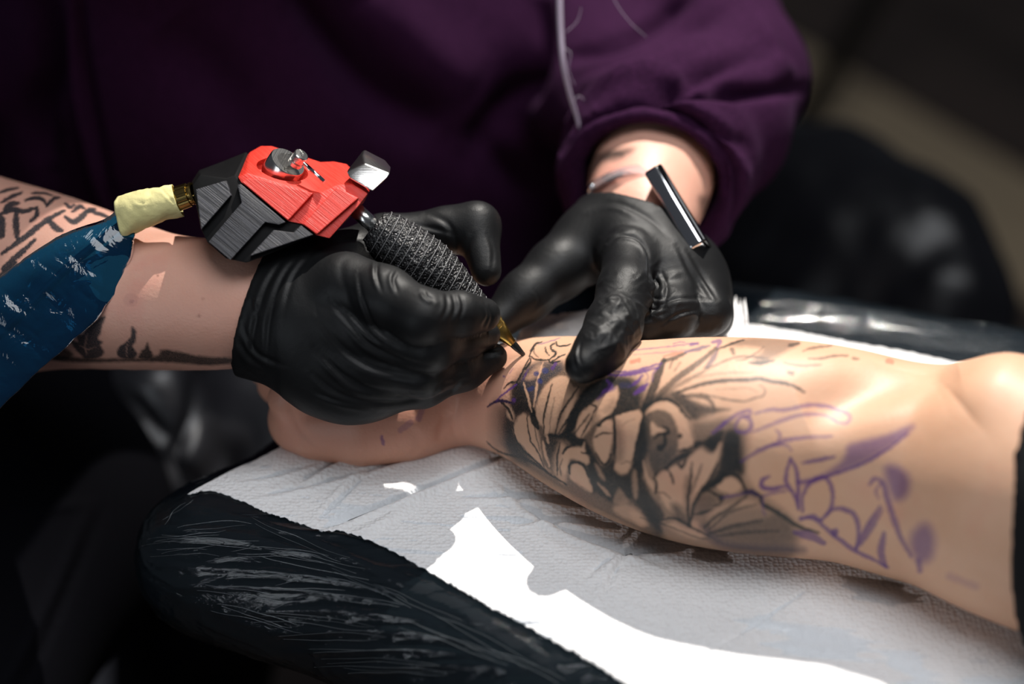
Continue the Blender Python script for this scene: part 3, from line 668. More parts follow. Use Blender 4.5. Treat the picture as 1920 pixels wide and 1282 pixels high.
 l([(1298,868),(1295,900),(1290,940),(1291,985)], 3, .8), l([(1316,870),(1305,900),(1296,925)], 3, .55), l([(1345,868),(1330,900),(1315,920),(1302,945),(1293,985)], 4, .75), l([(1225,895),(1231,905),(1229,925)], 2), l([(1252,880),(1258,890),(1263,908)], 2.2), l([(1272,868),(1278,876),(1286,862)], 3), l([(1230,922),(1245,925),(1258,935)], 1.5, .6), l([(1240,975),(1265,972),(1300,990),(1330,1005)], 3, .7), l([(1200,970),(1250,985),(1300,1005),(1330,1012)], 2, .5),
 l([(1325,918),(1345,928),(1352,933)], 2.5), l([(1352,933)], 6), l([(1355,895),(1370,888),(1388,898),(1397,917)], 3), l([(1320,990),(1340,970),(1365,955),(1400,930)], 4, .65), l([(1330,992),(1370,960),(1420,945)], 3, .55), l([(1330,1000),(1380,985),(1430,975)], 4, .55), l([(1345,1005),(1400,998),(1460,995)], 4, .45), l([(1300,965),(1320,960),(1335,955)], 3, .75), l([(1335,950),(1350,945),(1355,932)], 2.5, .6), l([(1397,918),(1425,930),(1430,945),(1460,962),(1500,988),(1535,998)], 4.2, .85), l([(1392,925),(1410,922),(1426,932)], 5, .85, (.03,.015,.06)), l([(1352,933),(1375,929),(1392,926)], 2.5, .6, PU),
 # leaf fan towards the elbow
 l([(1206,768),(1220,740),(1235,700),(1245,675)], 8, .8), l([(1210,765),(1240,735),(1275,705),(1310,680),(1342,653)], 6, .68), l([(1222,757),(1250,735),(1290,712),(1330,690)], 4, .45), l([(1270,735),(1310,722),(1350,714),(1400,712),(1425,710),(1450,715),(1480,720),(1500,730),(1508,735)], 4.2, .78), l([(1245,677),(1262,672),(1285,662)], 4, .7), l([(1320,690),(1340,685),(1370,672),(1400,668),(1440,672)], 2.4, .55), l([(1325,688),(1335,675),(1345,658)], 5, .6, (.03,.03,.08)),
 p([(1375,645),(1400,634),(1440,633),(1480,636),(1500,643),(1480,655),(1450,672),(1425,680),(1410,675),(1430,655),(1400,650),(1380,650)], .5, 5), l([(1345,655),(1370,645),(1395,637)], 2.5, .8), l([(1432,650),(1420,660),(1400,672),(1380,676)], 1.6, .6), l([(1405,680),(1425,681),(1450,676)], 4, .75), l([(1480,648),(1497,644)], 3, .6), l([(1505,658),(1525,652),(1560,648)], 2.5, .55), l([(1516,672),(1540,672),(1565,667),(1590,667)], 2.5, .6), l([(1600,672),(1608,673)], 3, .5), l([(1470,680),(1500,685),(1540,684)], 3, .5), l([(1478,698),(1486,699)], 4, .7),
 l([(1425,723),(1435,730),(1432,740),(1420,745),(1395,752),(1370,750),(1345,745),(1325,740)], 2, .65), l([(1280,742),(1310,742),(1325,745),(1335,755),(1338,764)], 5, .65), p([(1262,735),(1285,745),(1310,760),(1340,768),(1365,768),(1340,772),(1320,772),(1298,785),(1285,770),(1265,750)], .5, 5), l([(1255,690),(1262,675)], 2, .5), l([(1265,695),(1275,680)], 2, .4), l([(1375,662),(1372,655)], 4, .6), l([(1300,708),(1350,700),(1420,697)], 2, .35), l([(1340,730),(1400,728),(1420,735)], 1.5, .3),
 # stencil
 l([(1160,660),(1200,655),(1250,650),(1310,643)], 1.6, .5, PU), l([(1185,665),(1225,662),(1300,655)], 1.2, .45, PU), l([(1150,696),(1180,697),(1210,690),(1240,680)], 2.5, .75, PU), l([(1140,702),(1165,703),(1200,698),(1235,688)], 3, .8, PU), l([(1240,682),(1225,700),(1222,715)], 1.5, .6, PU), l([(1190,738),(1205,728),(1214,720)], 5, .8, PU), l([(1178,726),(1195,715),(1205,703)], 3, .75, PU), l([(1262,645),(1275,641),(1290,643)], 1.5, .5, PU), l([(1295,646),(1308,644)], 3, .6, PU), l([(1285,660),(1305,655),(1330,648)], 4, .6, BL), l([(1335,642),(1350,640),(1345,650)], 4, .6, PU), l([(1184,678),(1198,675)], 4, .5, RD), l([(1245,668),(1260,664),(1280,660)], 3, .45, RD), l([(1205,690),(1215,705),(1210,716)], 1.4, .5, PU), l([(1120,750),(1135,735),(1155,728)], 4, .45, PU), l([(1138,712),(1145,725),(1130,735)], 4, .6, PU), l([(1165,722),(1182,722)], 5, .7, (.02,.02,.05)),
 l([(1415,775),(1445,768),(1475,768),(1510,760),(1540,760),(1570,768),(1592,778),(1590,792),(1575,793),(1562,785)], 4, .55, PU), l([(1410,810),(1440,798),(1475,785),(1510,777),(1545,778),(1565,788)], 4, .5, PU), l([(1350,800),(1380,778),(1400,770),(1408,770),(1405,778),(1395,780)], 3.5, .6, PU), l([(1378,798),(1390,782),(1405,785),(1408,800),(1398,810),(1382,808),(1378,798)], 4, .6, PU), l([(1335,812),(1350,800),(1362,788)], 3.5, .6, PU),
 l([(1390,865),(1410,852),(1440,838),(1475,825),(1510,820),(1560,818)], 4, .58, PU), l([(1420,842),(1450,834),(1475,835),(1485,845)], 3, .5, PU), l([(1455,805),(1462,815),(1460,827)], 3, .5, PU), l([(1505,868),(1535,862),(1565,856)], 4, .7, PU), l([(1482,860),(1475,885),(1475,905),(1490,930),(1497,955)], 4, .72, PU), l([(1482,858),(1493,880),(1496,910),(1497,955)], 4, .72, PU), l([(1442,893),(1429,900),(1429,912),(1445,916),(1472,912)], 4.5, .75, PU), l([(1430,930),(1450,924),(1475,920)], 3, .55, PU), l([(1432,930),(1430,950),(1434,965)], 3, .4, PU),
 p([(1500,902),(1540,890),(1580,862),(1590,835),(1620,825),(1660,815),(1712,796),(1700,815),(1650,850),(1600,875),(1560,890),(1510,908)], .6, 6, PU), l([(1495,906),(1550,893),(1610,872),(1660,845),(1702,812)], 3, .75, PU), l([(1505,960),(1505,930),(1520,905),(1545,895),(1560,915),(1560,945),(1550,965)], 4.2, .68, PU), l([(1540,975),(1560,955),(1585,955),(1605,970),(1610,1000),(1605,1025)], 4.8, .68, PU), l([(1500,970),(1530,975),(1560,1000),(1600,1030),(1640,1050),(1665,1064)], 4.5, .68, PU), l([(1500,975),(1520,968),(1540,975)], 5, .7, PU), l([(1565,997)], 7, .75, PU), l([(1490,998),(1520,1005),(1545,1018)], 8, .65, PU),
 l([(1605,1030),(1625,990),(1650,950)], 5, .68, PU), l([(1614,1022),(1635,990),(1655,955)], 3.5, .6, PU), l([(1630,908),(1640,897),(1655,905),(1662,930),(1675,970),(1690,1010),(1708,1042)], 5.5, .62, PU), l([(1652,905),(1642,920),(1648,935)], 3, .5, PU), p([(1658,880),(1680,872),(1705,895),(1700,930),(1675,935)], .62, 9, PU), p([(1710,1000),(1735,980),(1752,1005),(1748,1045),(1725,1055),(1708,1030)], .62, 10, PU), l([(1657,1000),(1652,1035),(1660,1062)], 7, .65, PU), l([(1722,1050),(1725,1070)], 5, .6, PU), l([(1780,1080),(1830,1100)], 7, .22, PU),
 l([(1665,677),(1672,678)], 5, .5, RD), l([(716,818),(719,832)], 3, .6, PU), l([(752,806),(770,792)], 6, .28, PU), l([(785,785),(792,765)], 6, .32, PU), l([(945,706)], 2, .7, PU), l([(955,700),(962,690)], 1.2, .4, PU)]
ink_mesh(me, client_ink)
client = link('person', me, M['skin_client'])
tag(client, 'tattooed forearm and closed hand lying palm up across the paper sheet', 'person')

# black sleeve of the client at the right edge
#@@SLEEVE
sl = [(1985, 945, 0.925, 285), (2200, 985, 0.90, 300)]
B = Body(limb(sl), 0.004); B.add(limb(sl)); B.clip(at(1906, 900, 0.88), -(at(2200, 980, 0.91) - at(1903, 960, 0.94))); B.sub(limb([(1800, 915, 0.94, 238), (1950, 930, 0.935, 240)]))
V, Q = B.surface(2); me = bpy.data.meshes.new('sleeve'); fast_mesh(me, V, Q); sv = link('sleeve', me, M['black_cloth'], None); sv.parent = client

#@@ARTIST
# ================================================================== the artist
DR = 0.022                                            # the drawing hand rests this far behind the machine's front
def sh(L, dd=DR): return [(x, y, d + dd, r) for x, y, d, r in L]
fore_r = [(-140, 505, 1.10, 205), (-20, 520, 1.075, 186), (100, 530, 1.055, 162), (300, 565, 1.03, 128), (440, 572, 1.018, 118), (560, 585, 1.01, 92), (640, 610, 1.005, 80)]
fore_l = [(1310, 150, 1.23, 90), (1250, 250, 1.17, 120), (1218, 345, 1.115, 114), (1208, 410, 1.085, 96), (1215, 470, 1.06, 70)]
artist = None
parts_V, parts_Q, off = [], [], 0
for ch, h in ((fore_r, 0.0018), (fore_l, 0.0026)):
    B = Body(limb(ch), h); B.add(limb(fine(ch)), 0.002); V, Q = B.surface(3)
    parts_V.append(V); parts_Q.append(Q + off); off += len(V)
core = [(500, 250, 1.40, 300), (520, 640, 1.52, 280)], [(500, 250, 1.40, 300), (520, -350, 1.44, 280)], [(520, -350, 1.40, 260), (1060, -330, 1.42, 130), (1360, 110, 1.24, 70), (1290, 170, 1.22, 80)], [(300, -330, 1.42, 180), (-130, -250, 1.40, 150), (-330, 300, 1.22, 140), (-140, 505, 1.10, 150)]
core = [(x if isinstance(x, list) else list(x)) for x in core]
B = Body(sum([limb(c) for c in core], []), 0.008)
for c in core: B.add(limb(c), 0.03)
V, Q = B.surface(3); parts_V.append(V); parts_Q.append(Q + off)
me = bpy.data.meshes.new('person'); fast_mesh(me, np.vstack(parts_V), np.vstack(parts_Q)); me = subdivide(me, 1)
artist_ink = [l(q, wd, .92, (.02, .022, .028)) for q, wd in [
 ([(3, 476), (39, 450), (86, 414), (120, 395)], 5.5), ([(4, 504), (47, 467), (66, 449)], 5.5), ([(31, 396), (30, 421), (32, 447)], 6.5), ([(-4, 404), (14, 396), (31, 393), (45, 396), (70, 389)], 5), ([(57, 415), (68, 404), (70, 390)], 4.5), ([(8, 394), (19, 384), (34, 380)], 6),
 ([(2, 380), (19, 370), (40, 361)], 4), ([(87, 387), (100, 373), (112, 370)], 4), ([(122, 406), (140, 416), (165, 395), (178, 392)], 5.5), ([(136, 396), (150, 387), (158, 390)], 4.5), ([(90, 413), (106, 428), (116, 432)], 6.5), ([(2, 412), (2, 440)], 8), ([(47, 376), (66, 371), (80, 374), (87, 384)], 4), ([(122, 381), (131, 388), (140, 384)], 3.6), ([(-4, 362), (15, 356), (35, 352)], 3.2), ([(60, 362), (80, 362), (98, 366)], 3), ([(165, 395), (190, 402), (205, 408)], 4), ([(-4, 520), (20, 500), (30, 492)], 5)]] + [
 p([(197, 592), (191, 610), (188, 625), (183, 635), (192, 640), (188, 648), (195, 660), (185, 670), (160, 672), (148, 662), (138, 650), (133, 637), (146, 641), (143, 628), (156, 626), (165, 612), (178, 602)], .88, 2, (.02, .022, .028)), p([(247, 612), (255, 622), (254, 640), (249, 650), (257, 662), (250, 672), (225, 670), (219, 660), (226, 648), (235, 642), (245, 630)], .88, 2, (.02, .022, .028)),
 p([(277, 642), (282, 655), (285, 670), (260, 670), (265, 658), (272, 652)], .85, 2), p([(100, 628), (108, 640), (118, 650), (137, 664), (120, 674), (82, 670), (78, 655), (92, 650), (90, 640)], .8, 3), p([(80, 665), (150, 670), (220, 672), (290, 668), (302, 656), (330, 658), (380, 668), (442, 671), (446, 679), (390, 685), (330, 680), (250, 678), (150, 680), (90, 674)], .82, 3),
 ('l', [(165, 625), (160, 645), (162, 665)], 1.2, None, .5), ('l', [(150, 648), (165, 655), (180, 650)], 1.0, None, .45), ('l', [(240, 640), (238, 655), (238, 668)], 1.0, None, .5),
 l([(295, 517)], 2.2, .5, (.12, .03, .02)), l([(245, 562)], 13, .10, (.10, .02, .06)), l([(247, 565)], 4, .2, (.10, .02, .06)), l([(373, 592)], 3, .4, (.14, .03, .02)), l([(380, 560)], 3, .2, (.2, .04, .02)),
 p([(1092, 325), (1108, 292), (1150, 280), (1190, 278), (1165, 298), (1130, 308), (1105, 345), (1090, 360)], .72, 6), l([(1130, 300), (1150, 288), (1170, 290)], 4, .5), p([(1310, 368), (1340, 375), (1336, 420), (1324, 432), (1316, 400)], .6, 6)]
ink_mesh(me, artist_ink)
artist = link('person', me, M['skin_artist'])
tag(artist, 'artist in a purple sweatshirt and black gloves guiding the machine', 'person')
def child(name, me, m, parent=None, smooth=True):
    o = link(name, me, m, None, smooth); o.parent = parent or artist; return o

def glove(palms, fingers, h, cut, kp=0.018):
    S = sum([limb(x) for x in palms + fingers], [])
    B = Body(S, h)
    for p in palms: B.add(limb(p), kp)
    B.branch([limb(x) for x in fingers])
    if cut is not None: B.clip(*cut)
    V, Q = B.surface(2)
    me = bpy.data.meshes.new('glove'); fast_mesh(me, V, Q); return subdivide(me, 1)

# drawing hand
palms = [sh([(440, 572, .998, 122), (500, 578, .995, 119), (600, 590, .985, 108), (660, 600, .985, 92)]), sh([(560, 640, .985, 78), (620, 690, .982, 78), (680, 712, .98, 76)]), sh([(600, 600, .98, 100), (690, 650, .98, 84)]),
         sh([(560, 545, .995, 85), (640, 520, .995, 66)])]
fingers = [sh([(650, 536, .960, 64), (720, 558, .950, 57), (793, 594, .938, 50), (862, 588, .948, 39), (906, 590, .958, 33)]),
           sh([(640, 600, .962, 60), (806, 648, .948, 47), (868, 634, .966, 36), (912, 628, .975, 27)]),
           sh([(640, 665, .968, 58), (792, 700, .958, 43), (858, 688, .974, 34), (898, 672, .982, 27)]),
           sh([(650, 718, .976, 66), (790, 717, .974, 45), (870, 693, .98, 36), (925, 669, .984, 27)]),
           sh([(600, 510, 1.0, 58), (720, 452, 1.005, 48), (840, 432, 1.005, 42), (893, 424, 1.003, 43), (912, 508, .99, 29)])]
pA, pB = at(507, 462, 1.0), at(441, 662, 1.0)
cutn = np.cross(pB - pA, FWD); cutn = cutn if cutn @ RGT < 0 else -cutn
gr = glove(palms, fingers, 0.0015, (pA, cutn + 0.1 * FWD * np.linalg.norm(cutn)))
fr1 = [([(655, 480), (640, 500), (652, 560), (690, 640)], 7, 0.8, 'g'), ([(672, 515), (680, 560), (705, 615), (750, 650)], 5, 1.0, 'c'), ([(708, 486), (706, 515), (715, 545)], 5, 1.1, 'c'), ([(745, 508), (738, 525), (745, 548)], 5, 1.1, 'c'),
       ([(794, 545), (801, 556), (814, 563)], 5, 1.4, 'c'), ([(848, 550), (853, 575), (845, 602)], 5, .9, 'c'), ([(862, 550), (868, 575), (860, 604)], 5, 1.0, 'c'), ([(836, 548), (838, 575), (828, 600)], 5, .8, 'c'), ([(905, 560), (915, 590), (905, 612)], 4, .9, 'c'), ([(918, 575), (922, 595), (914, 618)], 4, .7, 'c'),
       ([(560, 480), (525, 530), (505, 600), (500, 670)], 7, 1.0, 'c'), ([(535, 480), (498, 540), (478, 610), (470, 670)], 7, 1.0, 'c'), ([(585, 475), (550, 520), (530, 590)], 7, .8, 'c'), ([(480, 600), (476, 590), (470, 560)], 8, 1.0, 'c'),
       ([(620, 560), (660, 610), (700, 650), (790, 690)], 8, 1.1, 'c'), ([(640, 570), (690, 625), (720, 650)], 6, .8, 'c'), ([(600, 600), (640, 650), (700, 690), (790, 710)], 9, 1.2, 'c'), ([(590, 650), (640, 700), (700, 730), (800, 740)], 8, 1.2, 'c'),
       ([(585, 700), (640, 740), (720, 755), (800, 742)], 7, 1.1, 'c'), ([(590, 735), (640, 752), (700, 765)], 6, .9, 'c'), ([(610, 670), (650, 715), (690, 735)], 6, .8, 'c'), ([(680, 640), (740, 670), (820, 690)], 7, .7, 'c'),
       ([(815, 735), (835, 715), (860, 712)], 5, .9, 'c'), ([(830, 725), (850, 708), (875, 700)], 5, .8, 'c'), ([(845, 735), (862, 716), (880, 712)], 5, .7, 'c'), ([(880, 665), (905, 655), (935, 655)], 6, .8, 'c'), ([(918, 655), (930, 652), (942, 656)], 5, 1.0, 'g'), ([(905, 668), (920, 672), (938, 668)], 4, .6, 'r'),
       ([(800, 400), (840, 420), (860, 470)], 8, .9, 'c'), ([(890, 440), (875, 470), (880, 510)], 7, .8, 'c'), ([(915, 440), (925, 470), (922, 510)], 6, .6, 'c'), ([(770, 420), (820, 430), (850, 440)], 6, .7, 'c'),
       ([(575, 480), (620, 455), (690, 445)], 7, 1.3, 'c'), ([(450, 640), (470, 670), (500, 690)], 8, .9, 'c'), ([(455, 610), (480, 660), (530, 685)], 7, .9, 'c')]
fold(gr, [(f_[0], f_[1] * 1.15, f_[2] * 0.7, f_[3]) for f_ in fr1])
child('glove', gr, M['glove'])['label'] = 'black glove gripping the tattoo machine'

# stretching hand
palms = [[(1214, 350, 1.112, 116), (1206, 415, 1.083, 102), (1212, 470, 1.06, 80)], [(1140, 425, 1.075, 56), (1100, 455, 1.062, 58)], [(1170, 430, 1.06, 62), (1176, 480, 1.035, 48)], [(1230, 440, 1.06, 66), (1252, 520, 1.04, 56), (1262, 560, 1.035, 46)], [(1262, 470, 1.07, 60), (1300, 530, 1.05, 50), (1318, 560, 1.042, 42)]]
fingers = [[(1176, 480, 1.03, 46), (1172, 545, 1.0, 50), (1150, 612, .978, 51), (1126, 655, .966, 46), (1094, 684, .958, 36)],
           [(1250, 520, 1.04, 52), (1262, 588, 1.012, 44), (1205, 615, 1.012, 38), (1170, 625, 1.015, 30)],
           [(1300, 530, 1.045, 46), (1330, 588, 1.022, 38), (1265, 612, 1.02, 36), (1215, 615, 1.025, 30)],
           [(1312, 545, 1.055, 40), (1338, 600, 1.045, 31), (1290, 618, 1.05, 28)],
           [(1105, 455, 1.062, 62), (1045, 505, 1.05, 56), (985, 556, 1.04, 48), (932, 603, 1.032, 36)]]
pA, pB, pC = at(1084, 388, 1.085), at(1314, 490, 1.08), at(1180, 374, 1.05)
cutn = np.cross(pB - pA, pC - pA); cutn = cutn if cutn @ UPV > 0 else -cutn
gl_ = glove(palms, fingers, 0.0015, (pC, cutn))
fl1 = [([(1140, 455), (1165, 442), (1195, 448), (1215, 475), (1218, 525)], 5, 1.6, 'c'), ([(1130, 440), (1160, 420), (1200, 425), (1225, 445)], 8, .9, 'c'), ([(1120, 470), (1140, 440), (1180, 428)], 7, .8, 'c'),
       ([(1090, 640), (1085, 665), (1092, 690)], 4, 1.0, 'c'), ([(1075, 660), (1080, 690), (1100, 712)], 4, .8, 'g'),
       ([(1225, 520), (1235, 535), (1225, 550)], 5, 1.3, 'c'), ([(1215, 545), (1230, 560), (1255, 555)], 5, 1.1, 'c'), ([(1205, 570), (1225, 580), (1250, 575)], 5, 1.0, 'c'), ([(1235, 500), (1250, 540), (1240, 590)], 6, .9, 'c'), ([(1210, 600), (1235, 575), (1270, 560), (1330, 560)], 6, 1.1, 'c'),
       ([(1290, 470), (1320, 520), (1345, 560)], 6, 1.0, 'c'), ([(1270, 460), (1300, 520), (1330, 560)], 7, .8, 'c'), ([(1240, 610), (1270, 590), (1310, 580)], 5, .9, 'c'), ([(1100, 395), (1150, 380), (1210, 405), (1260, 450)], 5, .8, 'g'), ([(1095, 402), (1150, 390), (1205, 415)], 5, .6, 'r'),
       ([(990, 600), (1010, 578), (1035, 560)], 4, .8, 'r'), ([(1000, 540), (1010, 560), (1005, 575)], 4, .4, 'c')]
fold(gl_, [(f_[0], f_[1] * 1.1, f_[2] * (0.5 if 495 < f_[0][0][1] < 700 and f_[0][0][0] < 1190 else 0.75), f_[3]) for f_ in fl1])
def rumple(me, cx, cy, rx, ry, amp, fr, ang):
    V = verts(me); N = normals(me); X, Y, Dp = proj(V); m = np.exp(-((X - cx) / rx) ** 4 - ((Y - cy) / ry) ** 4) * np.clip(-(N @ FWD) * 2, 0, 1)
    ca, sa = math.cos(ang), math.sin(ang); A_ = RGT * ca - UPV * sa; B_ = RGT * sa + UPV * ca
    P_ = np.stack([V @ A_ * fr * .45, V @ B_ * fr, V @ FWD * fr * .5], 1) + 0.6 * np.stack([vnoise(V, fr * .5), vnoise(V + 3, fr * .5), vnoise(V + 9, fr * .5)], 1)
    set_verts(me, V + N * (amp * m * (np.maximum(1 - 2.2 * np.abs(vnoise(P_, 1.0)), 0) ** 1.5 + .5 * np.maximum(1 - 2.2 * np.abs(vnoise(P_ * 2.1 + 4, 1.0)), 0)))[:, None])
rumple(gl_, 1150, 590, 55, 75, .0007, 150, 1.0); rumple(gl_, 1150, 610, 50, 60, .0005, 170, -0.4); rumple(gl_, 1235, 555, 40, 60, .0007, 130, -0.6); rumple(gl_, 1290, 605, 60, 20, .0006, 120, 0.2)
child('glove', gl_, M['glove'])['label'] = 'black glove stretching the skin'

# sweatshirt
axis_l = at(1250, 250, 1.17) - at(1208, 410, 1.085); axis_l /= np.linalg.norm(axis_l)
tors = [[(380, 100, 1.36, 420), (420, 330, 1.42, 370)], [(760, 120, 1.40, 400), (760, 370, 1.46, 370)], [(520, -400, 1.44, 420), (420, 100, 1.37, 420)], [(80, 60, 1.33, 240), (120, 400, 1.38, 220)]]
slv = [[(1110, -330, 1.40, 230), (1250, -60, 1.30, 180), (1385, 145, 1.215, 120), (1330, 235, 1.17, 140), (1246, 285, 1.145, 150)], [(1000, 0, 1.36, 180), (1150, 160, 1.25, 150), (1230, 280, 1.16, 140)]]
chest_blocker = [(at(420, -60, 1.33), np.array([-0.235, 1.10, TABLE + 0.36]), 0.14, 0.12), (np.array([-0.235, 1.10, TABLE + 0.36]), np.array([-0.20, 1.13, TABLE + 0.46]), 0.12, 0.11)]  # unseen bulk above the frame, placed to shade the left forearm
slr = [[(200, -350, 1.42, 240), (-110, -160, 1.38, 190), (-330, 260, 1.26, 190), (-200, 430, 1.13, 200)], [(-60, 60, 1.30, 110), (-150, 200, 1.22, 120)]]
S = sum([limb(c) for c in tors + slv + slr], []) + chest_blocker
B = Body(S, 0.0045, 0.02)
for c in tors: B.add(limb(c), 0.05)
B.add(chest_blocker, 0.05)
for c in slv + slr: B.add(limb(c), 0.02)
cc = at(1222, 335, 1.118)
B.torus(cc, axis_l, mm(147, 1.118), mm(40, 1.118), 0.012)
B.torus(cc + axis_l * 0.022, axis_l, mm(148, 1.118), mm(46, 1.118), 0.010)
B.sub(limb([(1195, 440, 1.07, 112), (1222, 335, 1.118, 124), (1245, 265, 1.16, 118)]), 0.004)
V, Q = B.surface(3); me = bpy.data.meshes.new('sweatshirt'); fast_mesh(me, V, Q); me = subdivide(me, 1)
fold(me, [(q_[0], q_[1], q_[2] * 1.8, q_[3]) for q_ in [([(150, -30), (160, 120), (190, 300), (210, 400)], 14, 6, 'c'), ([(80, -20), (90, 120), (70, 220), (90, 320)], 26, 14, 'g'), ([(560, -30), (650, 90), (730, 190), (830, 260)], 45, 16, 'g'), ([(700, -20), (800, 100), (900, 160)], 60, 8, 'r'),
          ([(1010, -20), (985, 120), (940, 220), (880, 300)], 30, 14, 'g'), ([(900, 250), (960, 330), (1040, 380)], 30, 8, 'g'), ([(300, 50), (420, 180), (450, 300)], 60, 6, 'g'), ([(1060, 110), (1180, 70), (1270, 10), (1300, -30)], 13, 6, 'g'), ([(1080, 150), (1230, 100), (1370, 10)], 12, 4, 'g'),
          ([(1100, 200), (1250, 160), (1380, 110), (1460, 105)], 16, 6, 'g'), ([(1150, 190), (1290, 165), (1400, 172), (1500, 165)], 13, 7, 'g'), ([(1080, 150), (1200, 120), (1330, 60)], 22, 5, 'r'), ([(1180, 180), (1280, 210), (1380, 260), (1400, 300)], 12, 5, 'g'),
          ([(1040, 300), (1080, 230), (1180, 195), (1290, 205)], 12, 5, 'g'), ([(1345, 250), (1385, 330), (1380, 450)], 10, 5, 'g'), ([(1260, 215), (1340, 260), (1362, 360)], 10, 4, 'g'), ([(1420, 40), (1450, 110), (1480, 150)], 18, 5, 'r')]])
child('sweatshirt', me, M['purple'])['label'] = 'deep purple sweatshirt with pushed up sleeve'

# trousers and apron on the lap
legs = [[(250, 640, 1.55, 330), (60, 1000, 1.22, 240), (-120, 1350, 1.12, 220)], [(560, 640, 1.60, 330), (480, 900, 1.46, 220), (380, 1100, 1.42, 180)], [(-120, 1350, 1.12, 200), (-60, 1900, 1.40, 150)], [(380, 1100, 1.42, 170), (330, 1500, 1.72, 120)]]
B = Body(sum([limb(c) for c in legs], []), 0.007)
for c in legs: B.add(limb(c), 0.03)
V, Q = B.surface(3); me = bpy.data.meshes.new('trousers'); fast_mesh(me, V, Q); me = subdivide(me, 1)
fold(me, [([(170, 940), (110, 1080), (40, 1230), (0, 1300)], 9, 3, 'r'), ([(195, 950), (140, 1080), (70, 1240), (30, 1300)], 7, 3, 'g'), ([(20, 960), (120, 950), (170, 940)], 8, 2, 'r')])
child('trousers', me, M['denim'])
ap = [[(120, 740, 1.30, 85), (300, 760, 1.27, 78), (400, 800, 1.29, 70)], [(170, 830, 1.26, 62), (290, 890, 1.25, 52), (390, 925, 1.27, 48)], [(300, 720, 1.25, 58), (345, 840, 1.25, 42)], [(450, 760, 1.33, 110), (500, 860, 1.33, 110)]]
B = Body(sum([limb(c) for c in ap], []), 0.005)
for c in ap: B.add(limb(c), 0.02)
V, Q = B.surface(4); me = bpy.data.meshes.new('apron'); fast_mesh(me, V, Q); me = subdivide(me, 1)
fold(me, [([(125, 845), (200, 890), (330, 930)], 14, 5, 'r'), ([(120, 800), (220, 850), (320, 880)], 22, 8, 'g'), ([(370, 690), (365, 780), (330, 860), (370, 920)], 16, 8, 'g'), ([(240, 740), (280, 790), (330, 830)], 16, 5, 'g')])
child('apron', me, M['apron'])['label'] = 'glossy black apron on the lap'
shoe = [[(90, 1330, 1.98, 60), (190, 1270, 1.99, 58), (270, 1240, 2.0, 48)], [(90, 1330, 1.98, 64), (30, 1380, 1.92, 70)]]
B = Body(sum([limb(c) for c in shoe], []), .004)
for c in shoe: B.add(limb(c), .02)
V, Q = B.surface(3); V[:, 2] = np.maximum(V[:, 2], 0.001); me = bpy.data.meshes.new('shoe'); fast_mesh(me, V, Q); child('shoe', me, M['shoe'])['label'] = 'grey shoe on the floor'
# hair strands hanging into view
def curve_tube(name, pts, radii, m, parent, seg=10, n=10):
    P = np.array([at(*p) for p in pts]); C = spline(P, n); R = np.interp(np.linspace(0, 1, len(C)), np.linspace(0, 1, len(radii)), radii)
    v, f = tube(C, R, seg); return child(name, poly_mesh(name, v, f), m, parent)
curve_tube('hair_strand', [(1046, -120, 1.10), (1049, 0, 1.10), (1051, 60, 1.10), (1056, 120, 1.10), (1068, 175, 1.105), (1081, 218, 1.11), (1090, 255, 1.112), (1094, 268, 1.112)], [.0019, .0019, .0018, .0015, .0013, .0007, .0002], M['hair'], artist)
for pts in ([(1130, -60, 1.10), (1152, 0, 1.10), (1180, 40, 1.10), (1214, 71, 1.10)], [(1058, 90, 1.10), (1070, 100, 1.10), (1066, 130, 1.10), (1078, 160, 1.10)], [(1062, 60, 1.1), (1082, 40, 1.1), (1090, 15, 1.1)], [(1075, 190, 1.1), (1085, 180, 1.1), (1096, 188, 1.1)]):
    curve_tube('hair_strand', pts, [.00022, .0002, .0001], M['hair'], artist, 6)

#@@MACHINE
# ================================================================== tattoo machine
def md(px, py, off=0.0): return at(px, py, 0.982 + (400 - py) * 0.00008 + off)
def loft2(A, B, name, bev=0.0008):
    n = len(A); V = list(A) + list(B)
    Fs = [tuple(range(n)), tuple(range(2 * n - 1, n - 1, -1))] + [(i, i + n, (i + 1) % n + n, (i + 1) % n) for i in range(n)]
    me = recalc(poly_mesh(name, V, Fs))
    return bevel(me, bev, 2) if bev else me
mach = empty('tattoo_machine', at(520, 400, 0.99)); MI = Matrix.Translation(-Vector(mach.location))
tag(mach, 'red and black faceted tattoo machine with steel drive wheel and bandaged grip', 'tattoo machine')
def mpart(name, me, m, smooth=False, parent=None):
    o = bpy.data.objects.new(name, me); COL.objects.link(o)
    if m is not None: me.materials.append(m)
    if smooth: me.shade_smooth()
    if len(me.vertices) > 100 and not smooth: me.shade_smooth(); me.set_sharp_from_angle(angle=0.6)
    if parent is None: o.parent = mach; o.matrix_parent_inverse = MI
    else: o.parent = parent
    return o
def boolean(me, cutter):
    a = bpy.data.objects.new('a', me); b = bpy.data.objects.new('b', cutter); COL.objects.link(a); COL.objects.link(b)
    m = a.modifiers.new('b', 'BOOLEAN'); m.object = b; m.operation = 'DIFFERENCE'; m.solver = 'EXACT'
    dg = bpy.context.evaluated_depsgraph_get(); dg.update(); r = bpy.data.meshes.new_from_object(a.evaluated_get(dg))
    bpy.data.objects.remove(a); bpy.data.objects.remove(b); return r
bF = [(361, 347), (375, 327), (424, 334), (441, 328), (452, 341), (540, 414), (566, 419), (593, 440), (499, 479), (462, 493), (424, 485), (389, 455), (377, 430)]
bB = [(359, 341), (373, 319), (420, 301), (462, 284), (500, 320), (570, 380), (590, 395), (610, 425), (512, 460), (470, 472), (436, 466), (402, 436), (372, 390)]
